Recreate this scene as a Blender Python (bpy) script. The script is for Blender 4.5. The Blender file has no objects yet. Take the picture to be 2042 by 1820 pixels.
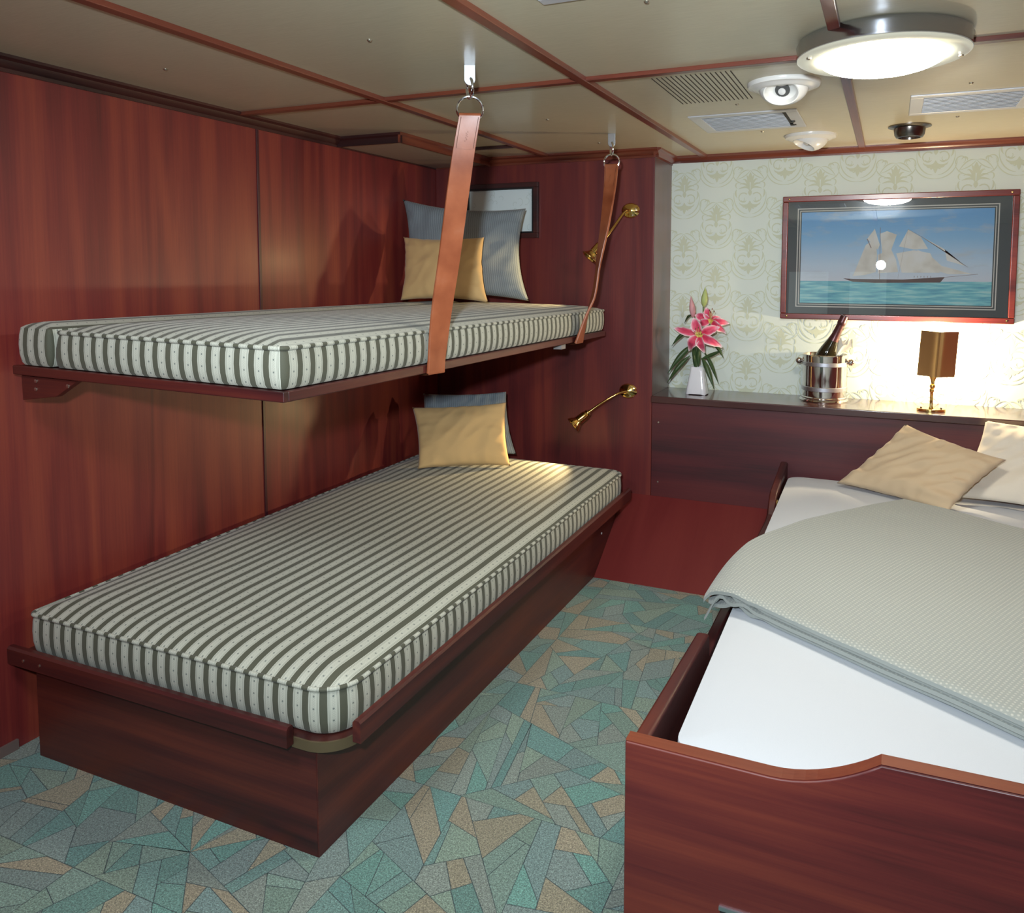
import bpy, math, random
from math import sin, cos, pi, sqrt, atan2, radians, exp
from mathutils import Vector, Matrix, noise
S = bpy.context.scene
COL = S.collection

# ---------------------------------------------------------------- camera, world, exposure, lights
H = 1.894          # cabin ceiling height
WY = 0.3076        # papered wall
PX = 1.171         # right end of the panelled box behind the bunks
SZ = 0.745         # ledge height
W_PX, H_PX = 2042, 1820
cam_d = bpy.data.cameras.new('camera'); cam = bpy.data.objects.new('camera', cam_d); COL.objects.link(cam); S.camera = cam
cam_d.sensor_fit = 'HORIZONTAL'; cam_d.sensor_width = 36.0
FPX = 1579.14
cam_d.lens = FPX * 36.0 / W_PX
cam_d.shift_x = -70.29 / W_PX
cam_d.shift_y = -248.08 / W_PX
cam_d.clip_start = 0.02
yaw, pitch, roll = 0.4086, -0.0760, 0.0027
f0 = Vector((-sin(yaw), cos(yaw), 0)); r0 = Vector((cos(yaw), sin(yaw), 0)); u0 = Vector((0, 0, 1))
f1 = f0*cos(pitch) + u0*sin(pitch); u1 = u0*cos(pitch) - f0*sin(pitch)
r2 = r0*cos(roll) + u1*sin(roll); u2 = u1*cos(roll) - r0*sin(roll)
mw = Matrix((r2, u2, -f1)).transposed().to_4x4(); mw.translation = Vector((2.1886, -3.5912, 1.3256))
cam.matrix_world = mw

S.view_settings.view_transform = 'Standard'; S.view_settings.look = 'None'
S.view_settings.gamma = 1.0; S.view_settings.use_curve_mapping = False
S.view_settings.exposure = 0.22
try:
    S.cycles.use_denoising = True
    S.cycles.max_bounces = 8; S.cycles.diffuse_bounces = 5; S.cycles.glossy_bounces = 4
    S.cycles.transparent_max_bounces = 8; S.cycles.transmission_bounces = 4
    S.cycles.sample_clamp_indirect = 4.0; S.cycles.caustics_reflective = False; S.cycles.caustics_refractive = False
except Exception: pass
wd = bpy.data.worlds.new('world'); S.world = wd; wd.use_nodes = True
wd.node_tree.nodes['Background'].inputs[0].default_value = (.6, .75, .9, 1); wd.node_tree.nodes['Background'].inputs[1].default_value = 0.15

def light(name, kind, loc, energy, color, size=.05, target=None, **kw):
    l = bpy.data.lights.new(name, kind); l.energy = energy; l.color = color
    if kind == 'AREA': l.shape = 'DISK'; l.size = size
    elif kind in ('POINT', 'SPOT'): l.shadow_soft_size = size
    for k, v in kw.items(): setattr(l, k, v)
    o = bpy.data.objects.new(name, l); COL.objects.link(o); o.location = loc
    if target is not None: o.rotation_euler = (Vector(target) - Vector(loc)).to_track_quat('-Z', 'Y').to_euler()
    return o
LAMP_EMIT = 62.0
light('flash_light', 'AREA', (2.10, -3.66, 1.50), 28.0, (.80, .91, 1.0), .08, (1.25, .2, 1.28), spread=radians(132))
light('aft_fill_light', 'AREA', (1.0, -3.2, 1.85), 14.0, (.90, .96, 1.0), .4, (1.1, -3.1, 0))  # added fill in the unseen rear of the cabin, brightens the left side
light('table_lamp_light', 'POINT', (2.385, .185, 1.0), 24.0, (1.0, .80, .50), .02)
light('reading_light_low', 'SPOT', (.826, -.182, .600), 11.0, (1.0, .72, .34), .012, (.68, -.50, .43), spot_size=radians(92), spot_blend=.6)
light('reading_light_high', 'SPOT', (.888, -.190, 1.378), 6.0, (1.0, .70, .32), .012, (.55, -.45, 1.22), spot_size=radians(100), spot_blend=.6)

# ---------------------------------------------------------------- materials
MATS = {}
class NT:
    def __init__(s, name):
        s.m = bpy.data.materials.new(name); s.m.use_nodes = True; s.t = s.m.node_tree
        s.b = s.t.nodes['Principled BSDF']; s.out = s.t.nodes['Material Output']
    def n(s, typ, **kw):
        nd = s.t.nodes.new(typ)
        for k, v in kw.items():
            if k.startswith('i_'):
                key = k[2:]; key = int(key) if key.isdigit() else key.replace('_', ' ')
                s.set(nd.inputs[key], v)
            else: setattr(nd, k, v)
        return nd
    def set(s, inp, v):
        if isinstance(v, bpy.types.NodeSocket): s.t.links.new(v, inp)
        elif isinstance(v, bpy.types.Node): s.t.links.new(v.outputs[0], inp)
        else: inp.default_value = v
    def math(s, op, a, b=0.0, c=0.0):
        nd = s.t.nodes.new('ShaderNodeMath'); nd.operation = op
        for i, v in enumerate((a, b, c)): s.set(nd.inputs[i], v)
        return nd.outputs[0]
    def ramp(s, fac, stops, interp='LINEAR'):
        nd = s.t.nodes.new('ShaderNodeValToRGB'); nd.color_ramp.interpolation = interp
        e = nd.color_ramp.elements
        while len(e) < len(stops): e.new(.5)
        for el, (p, c) in zip(e, stops):
            el.position = p; el.color = c if len(c) == 4 else (*c, 1)
        s.set(nd.inputs[0], fac); return nd.outputs[0]
    def mix(s, fac, a, b, blend='MIX'):
        nd = s.t.nodes.new('ShaderNodeMix'); nd.data_type = 'RGBA'; nd.blend_type = blend
        s.set(nd.inputs[0], fac)
        for i, v in ((6, a), (7, b)):
            if isinstance(v, tuple) and len(v) == 3: v = (*v, 1)
            s.set(nd.inputs[i], v)
        return nd.outputs[2]
    def bump(s, h, strength=.3, dist=.002):
        nd = s.n('ShaderNodeBump', i_Strength=strength, i_Distance=dist, i_Height=h)
        s.t.links.new(nd.outputs[0], s.b.inputs['Normal'])
    def p(s, **kw):
        for k, v in kw.items():
            k = k.replace('_', ' ')
            if isinstance(v, tuple) and len(v) == 3: v = (*v, 1)
            s.set(s.b.inputs[k], v)
        return s
def srgb(r, g, b):
    f = lambda c: (c/255/12.92) if c <= 10 else ((c/255+.055)/1.055)**2.4
    return (f(r), f(g), f(b))
def plain(name, col, rough=.5, metal=0.0, **kw):
    if name in MATS: return MATS[name]
    t = NT(name); t.p(Base_Color=col, Roughness=rough, Metallic=metal, **kw); MATS[name] = t.m; return t.m
def wood(name, axis='Z', dark=(.020, .0045, .005), mid=(.085, .014, .012), light=(.20, .045, .018), sc=1.0, rough=.45, coat=.14, seed=0.0, coatr=.25):
    if name in MATS: return MATS[name]
    t = NT(name)
    tc = t.n('ShaderNodeTexCoord')
    along, acr = .30*sc, 3.6*sc
    v = {'X': (along, acr, acr), 'Y': (acr, along, acr), 'Z': (acr, acr, along), 'S': (acr, along, along)}[axis]
    mp = t.n('ShaderNodeMapping', i_Vector=tc.outputs['Object'], i_Scale=v, i_Location=(seed, seed*1.7, seed*.6))
    n1 = t.n('ShaderNodeTexNoise', i_Vector=mp, i_Scale=1.0, i_Detail=3.0, i_Roughness=.5, i_Distortion=.25)
    # ring figure: bands of one slow noise give cathedrals, fine noise gives pores
    rings = t.math('SINE', t.math('MULTIPLY', n1.outputs[0], 46.0))
    rings = t.math('MULTIPLY_ADD', rings, .5, .5)
    n2 = t.n('ShaderNodeTexNoise', i_Vector=mp, i_Scale=2.2, i_Detail=2.0)
    fine_v = {'X': (3, 150, 150), 'Y': (150, 3, 150), 'Z': (150, 150, 3), 'S': (150, 3, 3)}[axis]
    mp2 = t.n('ShaderNodeMapping', i_Vector=tc.outputs['Object'], i_Scale=fine_v)
    n3 = t.n('ShaderNodeTexNoise', i_Vector=mp2, i_Scale=1.0, i_Detail=4.0, i_Roughness=.7)
    f = t.math('ADD', t.math('MULTIPLY', rings, .20), t.math('MULTIPLY', n2.outputs[0], .80))
    f = t.math('ADD', f, t.math('MULTIPLY', t.math('SUBTRACT', n3.outputs[0], .5), .42))
    c = t.ramp(f, [(.22, dark), (.46, mid), (.62, tuple((a*2+b)/3 for a, b in zip(mid, light))), (.92, light)])
    t.p(Base_Color=c, Roughness=rough, Coat_Weight=coat, Coat_Roughness=coatr)
    t.bump(n3.outputs[0], .06, .001)
    MATS[name] = t.m; return t.m
def stripes():
    if 'stripe' in MATS: return MATS['stripe']
    t = NT('striped_damask')
    uv = t.n('ShaderNodeUVMap'); sep = t.n('ShaderNodeSeparateXYZ', i_Vector=uv)
    u, v = sep.outputs[0], sep.outputs[1]
    P = .0425
    fu = t.math('FRACT', t.math('DIVIDE', u, P))
    light_m = t.math('LESS_THAN', fu, .60)
    def line(c, w):
        return t.math('LESS_THAN', t.math('ABSOLUTE', t.math('SUBTRACT', fu, c)), w)
    lines = t.math('MAXIMUM', t.math('MAXIMUM', line(.07, .014), line(.125, .009)), t.math('MAXIMUM', line(.53, .014), line(.475, .009)))
    # little figure down the middle of each light band
    fv = t.math('FRACT', t.math('DIVIDE', v, .028))
    dv = t.math('ABSOLUTE', t.math('SUBTRACT', fv, .5)); du = t.math('ABSOLUTE', t.math('SUBTRACT', fu, .30))
    dot = t.math('LESS_THAN', t.math('ADD', t.math('MULTIPLY', du, 1.6), dv), .105)
    fv2 = t.math('FRACT', t.math('DIVIDE', v, .0056)); 
    zig = t.math('MULTIPLY', t.math('LESS_THAN', t.math('ABSOLUTE', t.math('SUBTRACT', du, t.math('MULTIPLY', t.math('ABSOLUTE', t.math('SUBTRACT', fv2, .5)), .16))), .016), .45)
    c = t.mix(lines, (.49, .50, .42), (.26, .27, .22))
    c = t.mix(zig, c, (.30, .31, .25)); c = t.mix(dot, c, (.17, .19, .17))
    dk = t.n('ShaderNodeTexNoise', i_Vector=uv, i_Scale=900.0)
    cd = t.mix(dk.outputs[0], (.055, .057, .036), (.095, .098, .064))
    c = t.mix(light_m, cd, c)
    t.p(Base_Color=c, Roughness=.75, Sheen_Weight=.15)
    t.bump(dk.outputs[0], .15, .001)
    MATS['stripe'] = t.m; return t.m
def carpet():
    t = NT('carpet'); a = t.n('ShaderNodeAttribute', attribute_name='col')
    tc = t.n('ShaderNodeTexCoord')
    n = t.n('ShaderNodeTexNoise', i_Vector=tc.outputs['Object'], i_Scale=330.0, i_Detail=2.0)
    n2 = t.n('ShaderNodeTexNoise', i_Vector=tc.outputs['Object'], i_Scale=150.0, i_Detail=3.0)
    k = t.ramp(n.outputs[0], [(.3, (.45,)*3), (.5, (1.0,)*3), (.72, (1.7,)*3)])
    c = t.mix(1.0, a.outputs[0], k, 'MULTIPLY')
    k2 = t.ramp(n2.outputs[0], [(.35, (.8,)*3), (.65, (1.2,)*3)]); c = t.mix(1.0, c, k2, 'MULTIPLY')
    t.p(Base_Color=c, Roughness=.95, Sheen_Weight=.2); t.bump(n.outputs[0], .8, .004)
    return t.m
def vinyl():
    t = NT('ceiling_vinyl'); tc = t.n('ShaderNodeTexCoord')
    mp = t.n('ShaderNodeMapping', i_Vector=tc.outputs['Object'], i_Scale=(14, 420, 1))
    n = t.n('ShaderNodeTexNoise', i_Vector=mp, i_Scale=1.0, i_Detail=3.0)
    c = t.ramp(n.outputs[0], [(.3, (.53, .475, .335)), (.7, (.61, .55, .40))])
    t.p(Base_Color=c, Roughness=.38, Specular_IOR_Level=.4, Coat_Weight=.25, Coat_Roughness=.14); t.bump(n.outputs[0], .04, .001)
    return t.m
def cloth(name, c1, c2, kind, rough=.85, scale=1.0):
    if name in MATS: return MATS[name]
    t = NT(name); uv = t.n('ShaderNodeUVMap'); sep = t.n('ShaderNodeSeparateXYZ', i_Vector=uv); u, v = sep.outputs[0], sep.outputs[1]
    if kind == 'waffle':      # rows of little dashes
        a = t.math('SINE', t.math('MULTIPLY', u, 2*pi/.0105)); b = t.math('SINE', t.math('MULTIPLY', v, 2*pi/.0075))
        h = t.math('MULTIPLY_ADD', t.math('ADD', t.math('MULTIPLY', a, .6), t.math('MULTIPLY', t.math('MULTIPLY', a, b), .5)), .5, .5)
    elif kind == 'dots':
        P = .0098
        row = t.math('FLOOR', t.math('DIVIDE', v, P)); off = t.math('MULTIPLY', t.math('MODULO', row, 2.0), .5)
        fu = t.math('SUBTRACT', t.math('FRACT', t.math('ADD', t.math('DIVIDE', u, P), off)), .5); fv = t.math('SUBTRACT', t.math('FRACT', t.math('DIVIDE', v, P)), .5)
        d = t.math('SQRT', t.math('ADD', t.math('MULTIPLY', fu, fu), t.math('MULTIPLY', fv, fv)))
        h = t.ramp(d, [(.16, (1, 1, 1)), (.34, (0, 0, 0))])
    else:
        nn = t.n('ShaderNodeTexNoise', i_Vector=uv, i_Scale=600.0, i_Detail=2.0); h = nn.outputs[0]
    c = t.mix(h, c1, c2)
    t.p(Base_Color=c, Roughness=rough, Sheen_Weight=.2); t.bump(h, .35 if kind != 'plain' else .12, .0015)
    MATS[name] = t.m; return t.m
def leather():
    t = NT('tan_leather'); tc = t.n('ShaderNodeTexCoord')
    n = t.n('ShaderNodeTexNoise', i_Vector=tc.outputs['Object'], i_Scale=9.0, i_Detail=4.0)
    n2 = t.n('ShaderNodeTexNoise', i_Vector=tc.outputs['Object'], i_Scale=160.0, i_Detail=3.0)
    c = t.ramp(n.outputs[0], [(.3, (.23, .055, .020)), (.55, (.36, .105, .042)), (.75, (.42, .16, .085))])
    t.p(Base_Color=c, Roughness=.42, Coat_Weight=.2, Coat_Roughness=.3); t.bump(n2.outputs[0], .15, .001)
    return t.m
def glass_pane():
    t = NT('picture_glass'); fr = t.n('ShaderNodeFresnel', i_IOR=1.52)
    tr = t.n('ShaderNodeBsdfTransparent'); gl = t.n('ShaderNodeBsdfGlossy', i_Roughness=.0)
    fac = t.math('MULTIPLY', fr.outputs[0], 1.8)
    mx = t.n('ShaderNodeMixShader'); t.set(mx.inputs[0], fac); t.set(mx.inputs[1], tr); t.set(mx.inputs[2], gl)
    t.t.links.new(mx.outputs[0], t.out.inputs[0]); return t.m
def petal_mat():
    t = NT('lily_petal'); uv = t.n('ShaderNodeUVMap'); sep = t.n('ShaderNodeSeparateXYZ', i_Vector=uv)
    e = t.math('ABSOLUTE', t.math('MULTIPLY_ADD', sep.outputs[0], 2.0, -1.0))
    tip = t.math('POWER', sep.outputs[1], 4.0)
    k = t.math('MAXIMUM', t.math('POWER', e, 2.2), tip)
    c = t.ramp(k, [(0, (.62, .03, .09)), (.30, (.76, .10, .20)), (.60, (.86, .40, .48)), (.85, (.93, .76, .78)), (1, (.95, .84, .84))])
    base = t.math('LESS_THAN', sep.outputs[1], .14); c = t.mix(base, c, (.75, .62, .16))
    t.p(Base_Color=c, Roughness=.55, Subsurface_Weight=.05); return t.m
def sky_mat():
    t = NT('painted_sky'); tc = t.n('ShaderNodeTexCoord'); sep = t.n('ShaderNodeSeparateXYZ', i_Vector=tc.outputs['Object'])
    z = t.math('DIVIDE', t.math('SUBTRACT', sep.outputs[2], 1.275-1.39), .34)
    mp = t.n('ShaderNodeMapping', i_Vector=tc.outputs['Object'], i_Scale=(4.5, 1, 16))
    n = t.n('ShaderNodeTexNoise', i_Vector=mp, i_Scale=1.3, i_Detail=5.0, i_Roughness=.6)
    c = t.ramp(z, [(0, (.78, .80, .86)), (.25, (.66, .80, .93)), (.6, (.34, .62, .90)), (1, (.18, .47, .86))])
    k = t.ramp(n.outputs[0], [(.52, (0, 0, 0)), (.72, (.75,)*3)])
    c = t.mix(k, c, (.62, .68, .74)); t.p(Base_Color=c, Roughness=.6); return t.m
def sea_mat():
    t = NT('painted_sea'); tc = t.n('ShaderNodeTexCoord')
    mp = t.n('ShaderNodeMapping', i_Vector=tc.outputs['Object'], i_Scale=(9, 1, 90))
    n = t.n('ShaderNodeTexNoise', i_Vector=mp, i_Scale=1.0, i_Detail=4.0)
    c = t.ramp(n.outputs[0], [(.3, (.12, .40, .56)), (.5, (.24, .64, .70)), (.62, (.42, .78, .78)), (.78, (.65, .80, .78))])
    t.p(Base_Color=c, Roughness=.6); return t.m
def emit(name, col, s):
    t = NT(name); t.p(Base_Color=(.8, .8, .78), Roughness=.3, Emission_Color=(*col, 1), Emission_Strength=s); return t.m

WALLW = wood('mahogany_wall', 'Z', dark=(.105, .0145, .015), mid=(.185, .0225, .021), light=(.34, .066, .033))
BACKW = wood('mahogany_back', 'Z', dark=(.070, .010, .012), mid=(.128, .017, .017), light=(.23, .040, .023), seed=3.0)
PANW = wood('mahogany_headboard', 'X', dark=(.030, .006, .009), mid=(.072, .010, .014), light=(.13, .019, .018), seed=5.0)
SLOPW = wood('mahogany_slope', 'S', dark=(.13, .012, .014), mid=(.155, .018, .019), light=(.18, .025, .023), seed=8.0)
BASEW = wood('mahogany_bunk', 'X', dark=(.018, .004, .005), mid=(.062, .0095, .009), light=(.16, .030, .014), seed=2.0)
BASEY = wood('mahogany_bunk_side', 'Y', dark=(.018, .004, .005), mid=(.062, .0095, .009), light=(.15, .028, .014), seed=2.5)
FOOTW = wood('mahogany_foot', 'X', dark=(.035, .006, .008), mid=(.105, .0145, .014), light=(.22, .042, .022), seed=7.0, sc=1.3)
TRIMX = wood('trim_wood_x', 'X', dark=(.05, .010, .008), mid=(.16, .036, .020), light=(.26, .075, .034), rough=.28)
TRIMY = wood('trim_wood_y', 'Y', dark=(.05, .010, .008), mid=(.16, .036, .020), light=(.26, .075, .034), rough=.28)
DARKX = wood('dark_edge_x', 'X', dark=(.014, .005, .006), mid=(.045, .011, .010), light=(.09, .022, .014))
DARKY = wood('dark_edge_y', 'Y', dark=(.014, .005, .006), mid=(.045, .011, .010), light=(.09, .022, .014))
VINYL = vinyl()
STR = stripes()
CHROME = plain('chrome', (.80, .81, .84), .10, 1.0)
STEEL = plain('brushed_steel', (.62, .66, .72), .28, 1.0)
SILVER = plain('silver_plate', (.66, .64, .63), .08, 1.0)
BAND = plain('satin_band', (.55, .55, .60), .40, 1.0)
BRASS = plain('brass', (.78, .56, .20), .14, 1.0)
SCREW = plain('screw_steel', (.55, .5, .42), .35, 1.0)
DARKM = plain('dark_void', (.012, .012, .012), .8)
WHITEP = plain('white_plastic', (.78, .77, .74), .25)
GUNM = plain('gunmetal', (.20, .18, .16), .25, 1.0)
ALU = plain('painted_aluminium', (.62, .63, .66), .35, .3)
GREYT = plain('grey_trim', (.16, .11, .10), .5)
OLIVE = plain('bronze_strip', (.17, .125, .07), .35, .5)
LEATHER = leather()
SHEET = cloth('white_sheet', (.51, .54, .58), (.57, .60, .64), 'plain')
YEL = cloth('yellow_cotton', (.62, .40, .165), (.70, .47, .21), 'plain')
BEIGE = cloth('beige_cotton', (.51, .385, .245), (.57, .44, .29), 'plain')
CREAM = cloth('cream_cotton', (.66, .60, .50), (.72, .66, .56), 'plain')
GREY = cloth('grey_waffle', (.13, .165, .19), (.27, .31, .33), 'waffle')
THROW = cloth('grey_green_throw', (.29, .315, .295), (.43, .44, .40), 'dots')
PAPER = plain('wallpaper_ground', srgb(222, 231, 222), .7)
PAPER2 = plain('wallpaper_figure', srgb(206, 212, 188), .65)
LEAF = plain('lily_leaf', (.045, .085, .03), .4)
LEAF2 = plain('lily_stem', (.09, .14, .045), .5)
PETAL = petal_mat()
PORC = plain('white_porcelain', (.78, .78, .82), .12, Coat_Weight=.5)

# ---------------------------------------------------------------- mesh helpers
class MB:
    """collects geometry; build() links it as ONE mesh object"""
    def __init__(s): s.v = []; s.f = []; s.m = []; s.uv = {}; s.mi = 0
    def add(s, vs, fs, uvs=None):
        o = len(s.v); s.v += [Vector(p) for p in vs]
        for k, f in enumerate(fs):
            s.f.append([o+i for i in f]); s.m.append(s.mi)
            if uvs: s.uv[len(s.f)-1] = [uvs[i] for i in f]
        return s
    def box(s, x0, y0, z0, x1, y1, z1):
        vs = [(x, y, z) for z in (z0, z1) for y in (y0, y1) for x in (x0, x1)]
        return s.add(vs, [(0, 2, 3, 1), (4, 5, 7, 6), (0, 1, 5, 4), (2, 6, 7, 3), (0, 4, 6, 2), (1, 3, 7, 5)])
    def prism(s, poly, axis, a, b):
        """poly of 2D points; axis = extruded axis"""
        n = len(poly)
        mk = {'x': lambda p, t: (t, p[0], p[1]), 'y': lambda p, t: (p[0], t, p[1]), 'z': lambda p, t: (p[0], p[1], t)}[axis]
        vs = [mk(p, a) for p in poly] + [mk(p, b) for p in poly]
        fs = [tuple(range(n))[::-1], tuple(range(n, 2*n))] + [(i, (i+1) % n, n+(i+1) % n, n+i) for i in range(n)]
        return s.add(vs, fs)
    def grid(s, fn, nu, nv, uvf=None, closed_u=False):
        vs = [fn(i/nu, j/nv) for j in range(nv+1) for i in range(nu if closed_u else nu+1)]
        w = nu if closed_u else nu+1
        fs = [(j*w+i, j*w+(i+1) % w, (j+1)*w+(i+1) % w, (j+1)*w+i) for j in range(nv) for i in range(nu)]
        uv = [uvf(i/nu, j/nv) for j in range(nv+1) for i in range(w)] if uvf else None
        return s.add(vs, fs, uv)
    def lathe(s, prof, n=32, c=(0, 0, 0), axis=None):
        q = Vector((0, 0, 1)).rotation_difference(Vector(axis).normalized()) if axis is not None else None
        vs = []; c = Vector(c)
        for r, z in prof:
            for i in range(n):
                p = Vector((r*cos(2*pi*i/n), r*sin(2*pi*i/n), z))
                vs.append(c + (q @ p if q else p))
        fs = [(j*n+i, j*n+(i+1) % n, (j+1)*n+(i+1) % n, (j+1)*n+i) for j in range(len(prof)-1) for i in range(n)]
        if prof[0][0] > 1e-6: fs.append(tuple(range(n))[::-1])
        if prof[-1][0] > 1e-6: fs.append(tuple(range((len(prof)-1)*n, len(prof)*n)))
        return s.add(vs, fs)
    def tube(s, pts, r, n=10, closed=False, uvf=None):
        pts = [Vector(p) for p in pts]; N = len(pts); rr = r if isinstance(r, (list, tuple)) else [r]*N
        tang = []
        for i in range(N):
            a = pts[(i-1) % N] if closed or i > 0 else pts[i]; b = pts[(i+1) % N] if closed or i < N-1 else pts[i]
            tang.append((b-a).normalized())
        up = Vector((0, 0, 1)) if abs(tang[0].z) < .9 else Vector((1, 0, 0))
        x = (up - tang[0]*up.dot(tang[0])).normalized(); vs = []; uvs = []
        L = 0.0
        for i in range(N):
            x = (x - tang[i]*x.dot(tang[i])).normalized(); y = tang[i].cross(x)
            if i: L += (pts[i]-pts[i-1]).length
            for k in range(n):
                a = 2*pi*k/n; vs.append(pts[i] + (x*cos(a) + y*sin(a))*rr[i]); uvs.append(uvf(i, k, L) if uvf else (0, 0))
        M = N if closed else N-1
        fs = [(i*n+k, i*n+(k+1) % n, ((i+1) % N)*n+(k+1) % n, ((i+1) % N)*n+k) for i in range(M) for k in range(n)]
        if not closed: fs += [tuple(range(n))[::-1], tuple(range((N-1)*n, N*n))]
        return s.add(vs, fs, uvs if uvf else None)
    def sphere(s, c, r, n=20, sc=(1, 1, 1)):
        c = Vector(c)
        prof = [(max(r*sin(pi*j/(n//2)), 1e-7), -r*cos(pi*j/(n//2))) for j in range(n//2+1)]
        o = len(s.v); s.lathe(prof, n)
        for i in range(o, len(s.v)):
            p = s.v[i]; s.v[i] = c + Vector((p.x*sc[0], p.y*sc[1], p.z*sc[2]))
        return s
    def build(s, name, mats, parent=None, smooth=35, bevel=0, fix=True):
        me = bpy.data.meshes.new(name)
        off = Vector(parent_world(parent))
        me.from_pydata([tuple(p-off) for p in s.v], [], s.f)
        for m in (mats if isinstance(mats, (list, tuple)) else [mats]): me.materials.append(m)
        if len(me.polygons) == len(s.m): me.polygons.foreach_set('material_index', s.m)
        if s.uv:
            ul = me.uv_layers.new(name='UVMap')
            for p in me.polygons:
                if p.index in s.uv:
                    for k, li in enumerate(p.loop_indices): ul.data[li].uv = s.uv[p.index][k]
        me.validate(clean_customdata=False)
        if fix:
            import bmesh
            bm = bmesh.new(); bm.from_mesh(me); bmesh.ops.recalc_face_normals(bm, faces=bm.faces[:]); bm.to_mesh(me); bm.free()
        if smooth:
            me.polygons.foreach_set('use_smooth', [True]*len(me.polygons)); me.set_sharp_from_angle(angle=radians(smooth))
        o = bpy.data.objects.new(name, me); COL.objects.link(o)
        if parent is not None: o.parent = parent
        if bevel:
            b = o.modifiers.new('bevel', 'BEVEL'); b.width = bevel; b.segments = 2; b.limit_method = 'ANGLE'; b.angle_limit = radians(50)
            b.harden_normals = True
        return o
def parent_world(p):
    v = Vector((0, 0, 0))
    while p is not None: v = v + p.location; p = p.parent
    return v
def thing(name, loc, label, cat, group=None):
    o = bpy.data.objects.new(name, None); COL.objects.link(o); o.location = loc; o.empty_display_size = .05
    return tag(o, label, cat, group)
def tag(o, label, cat, group=None):
    o['label'] = label; o['category'] = cat
    if group: o['group'] = group
    return o
def recentre(o):
    """put a single-mesh thing's origin at its base centre"""
    me = o.data; xs = [v.co for v in me.vertices]
    c = Vector(((min(p.x for p in xs)+max(p.x for p in xs))/2, (min(p.y for p in xs)+max(p.y for p in xs))/2, min(p.z for p in xs)))
    me.transform(Matrix.Translation(-c)); o.location = o.location + c
    return o
def struct(name, mb, mats, **kw):
    o = mb.build(name, mats, None, **kw); o['kind'] = 'structure'; return o
def sub(o, name):  # label a part that looks different from its thing
    o['label'] = name; return o

# ---------------------------------------------------------------- setting
XR = 3.36; YF = -4.15
def carpet_mesh():
    rnd = random.Random(11)
    cols = [srgb(88, 128, 119), srgb(84, 120, 115), srgb(102, 124, 114), srgb(108, 126, 112), srgb(126, 120, 100), srgb(98, 120, 117), srgb(104, 120, 116), srgb(130, 122, 102), srgb(86, 120, 112), srgb(110, 120, 112), srgb(92, 122, 116), srgb(100, 122, 110)]
    sx, sy = .46, .46
    stars = [(1.45 + sx*i + (.23 if j % 2 else 0), -1.88 + sy*j) for i in range(-5, 6) for j in range(-7, 7)]
    polys = []
    def area(p): return abs(sum(p[i][0]*p[(i+1) % len(p)][1]-p[(i+1) % len(p)][0]*p[i][1] for i in range(len(p))))/2
    def split(p, q, a):
        nx, ny = -sin(a), cos(a); A, B = [], []
        for i in range(len(p)):
            P, Q = p[i], p[(i+1) % len(p)]
            dp = (P[0]-q[0])*nx+(P[1]-q[1])*ny; dq = (Q[0]-q[0])*nx+(Q[1]-q[1])*ny
            if dp >= 0: A.append(P)
            if dp <= 0: B.append(P)
            if dp*dq < 0:
                t = dp/(dp-dq); I = (P[0]+(Q[0]-P[0])*t, P[1]+(Q[1]-P[1])*t); A.append(I); B.append(I)
        return A, B
    stop = {}
    def rec(p, depth, lim):
        ar = area(p)
        if ar < lim or depth > 12: polys.append(p); return
        cx = sum(v[0] for v in p)/len(p); cy = sum(v[1] for v in p)/len(p)
        q = None
        for _ in range(9):
            near = [s_ for s_ in stars if (s_[0]-cx)**2+(s_[1]-cy)**2 < .07+.6*ar]
            q = rnd.choice(near) if near and rnd.random() < .55 else (cx+rnd.uniform(-.06, .06), cy+rnd.uniform(-.06, .06))
            a = rnd.choice([.21, .21+pi/2, .21+pi/6, .21+pi/3, .21+2*pi/3, .21+5*pi/6])+rnd.uniform(-.09, .09)
            A, B = split(p, q, a)
            if len(A) > 2 and len(B) > 2 and min(area(A), area(B)) > .18*ar: break
        else:
            A, B = split(p, (cx, cy), rnd.uniform(0, pi))
            if len(A) < 3 or len(B) < 3: polys.append(p); return
        rec(A, depth+1, rnd.uniform(.004, .014)); rec(B, depth+1, rnd.uniform(.004, .014))
    n = 6
    for i in range(n):
        for j in range(8):
            x0, x1 = XR*i/n, XR*(i+1)/n; y0, y1 = YF+(WY-YF)*j/8, YF+(WY-YF)*(j+1)/8
            rec([(x0, y0), (x1, y0), (x1, y1), (x0, y1)], 0, .015)
    import bmesh
    bm = bmesh.new()
    meta = []
    for p in polys:
        vs = [bm.verts.new((x, y, 0)) for x, y in p]
        try: f = bm.faces.new(vs)
        except ValueError: continue
    fs = bm.faces[:]
    bm.normal_update()
    bmesh.ops.inset_individual(bm, faces=fs, thickness=.0014, depth=0)
    border = set(bm.faces)-set(fs); data = []
    bm.faces.ensure_lookup_table(); bm.faces.index_update()
    for f in bm.faces: data.append(None)
    for f in bm.faces:
        if f in border: data[f.index] = srgb(44, 62, 64)
        else:
            c = rnd.choice(cols); k = rnd.uniform(1.1, 1.34); data[f.index] = tuple(v*k for v in c)
    me = bpy.data.meshes.new('floor'); bm.to_mesh(me); bm.free()
    at = me.attributes.new('col', 'FLOAT_COLOR', 'FACE')
    at.data.foreach_set('color', [v for c in data for v in (*c, 1.0)])
    me.materials.append(carpet())
    # make sure faces look up
    for p in me.polygons:
        if p.normal.z < 0: p.flip()
    o = bpy.data.objects.new('floor', me); COL.objects.link(o); o['kind'] = 'structure'
    return o
carpet_mesh()
struct('ceiling', MB().box(0, YF, H, XR, WY, H+.04), VINYL)
struct('wall_left', MB().box(-.05, YF, 0, 0, WY, H), WALLW)
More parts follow.
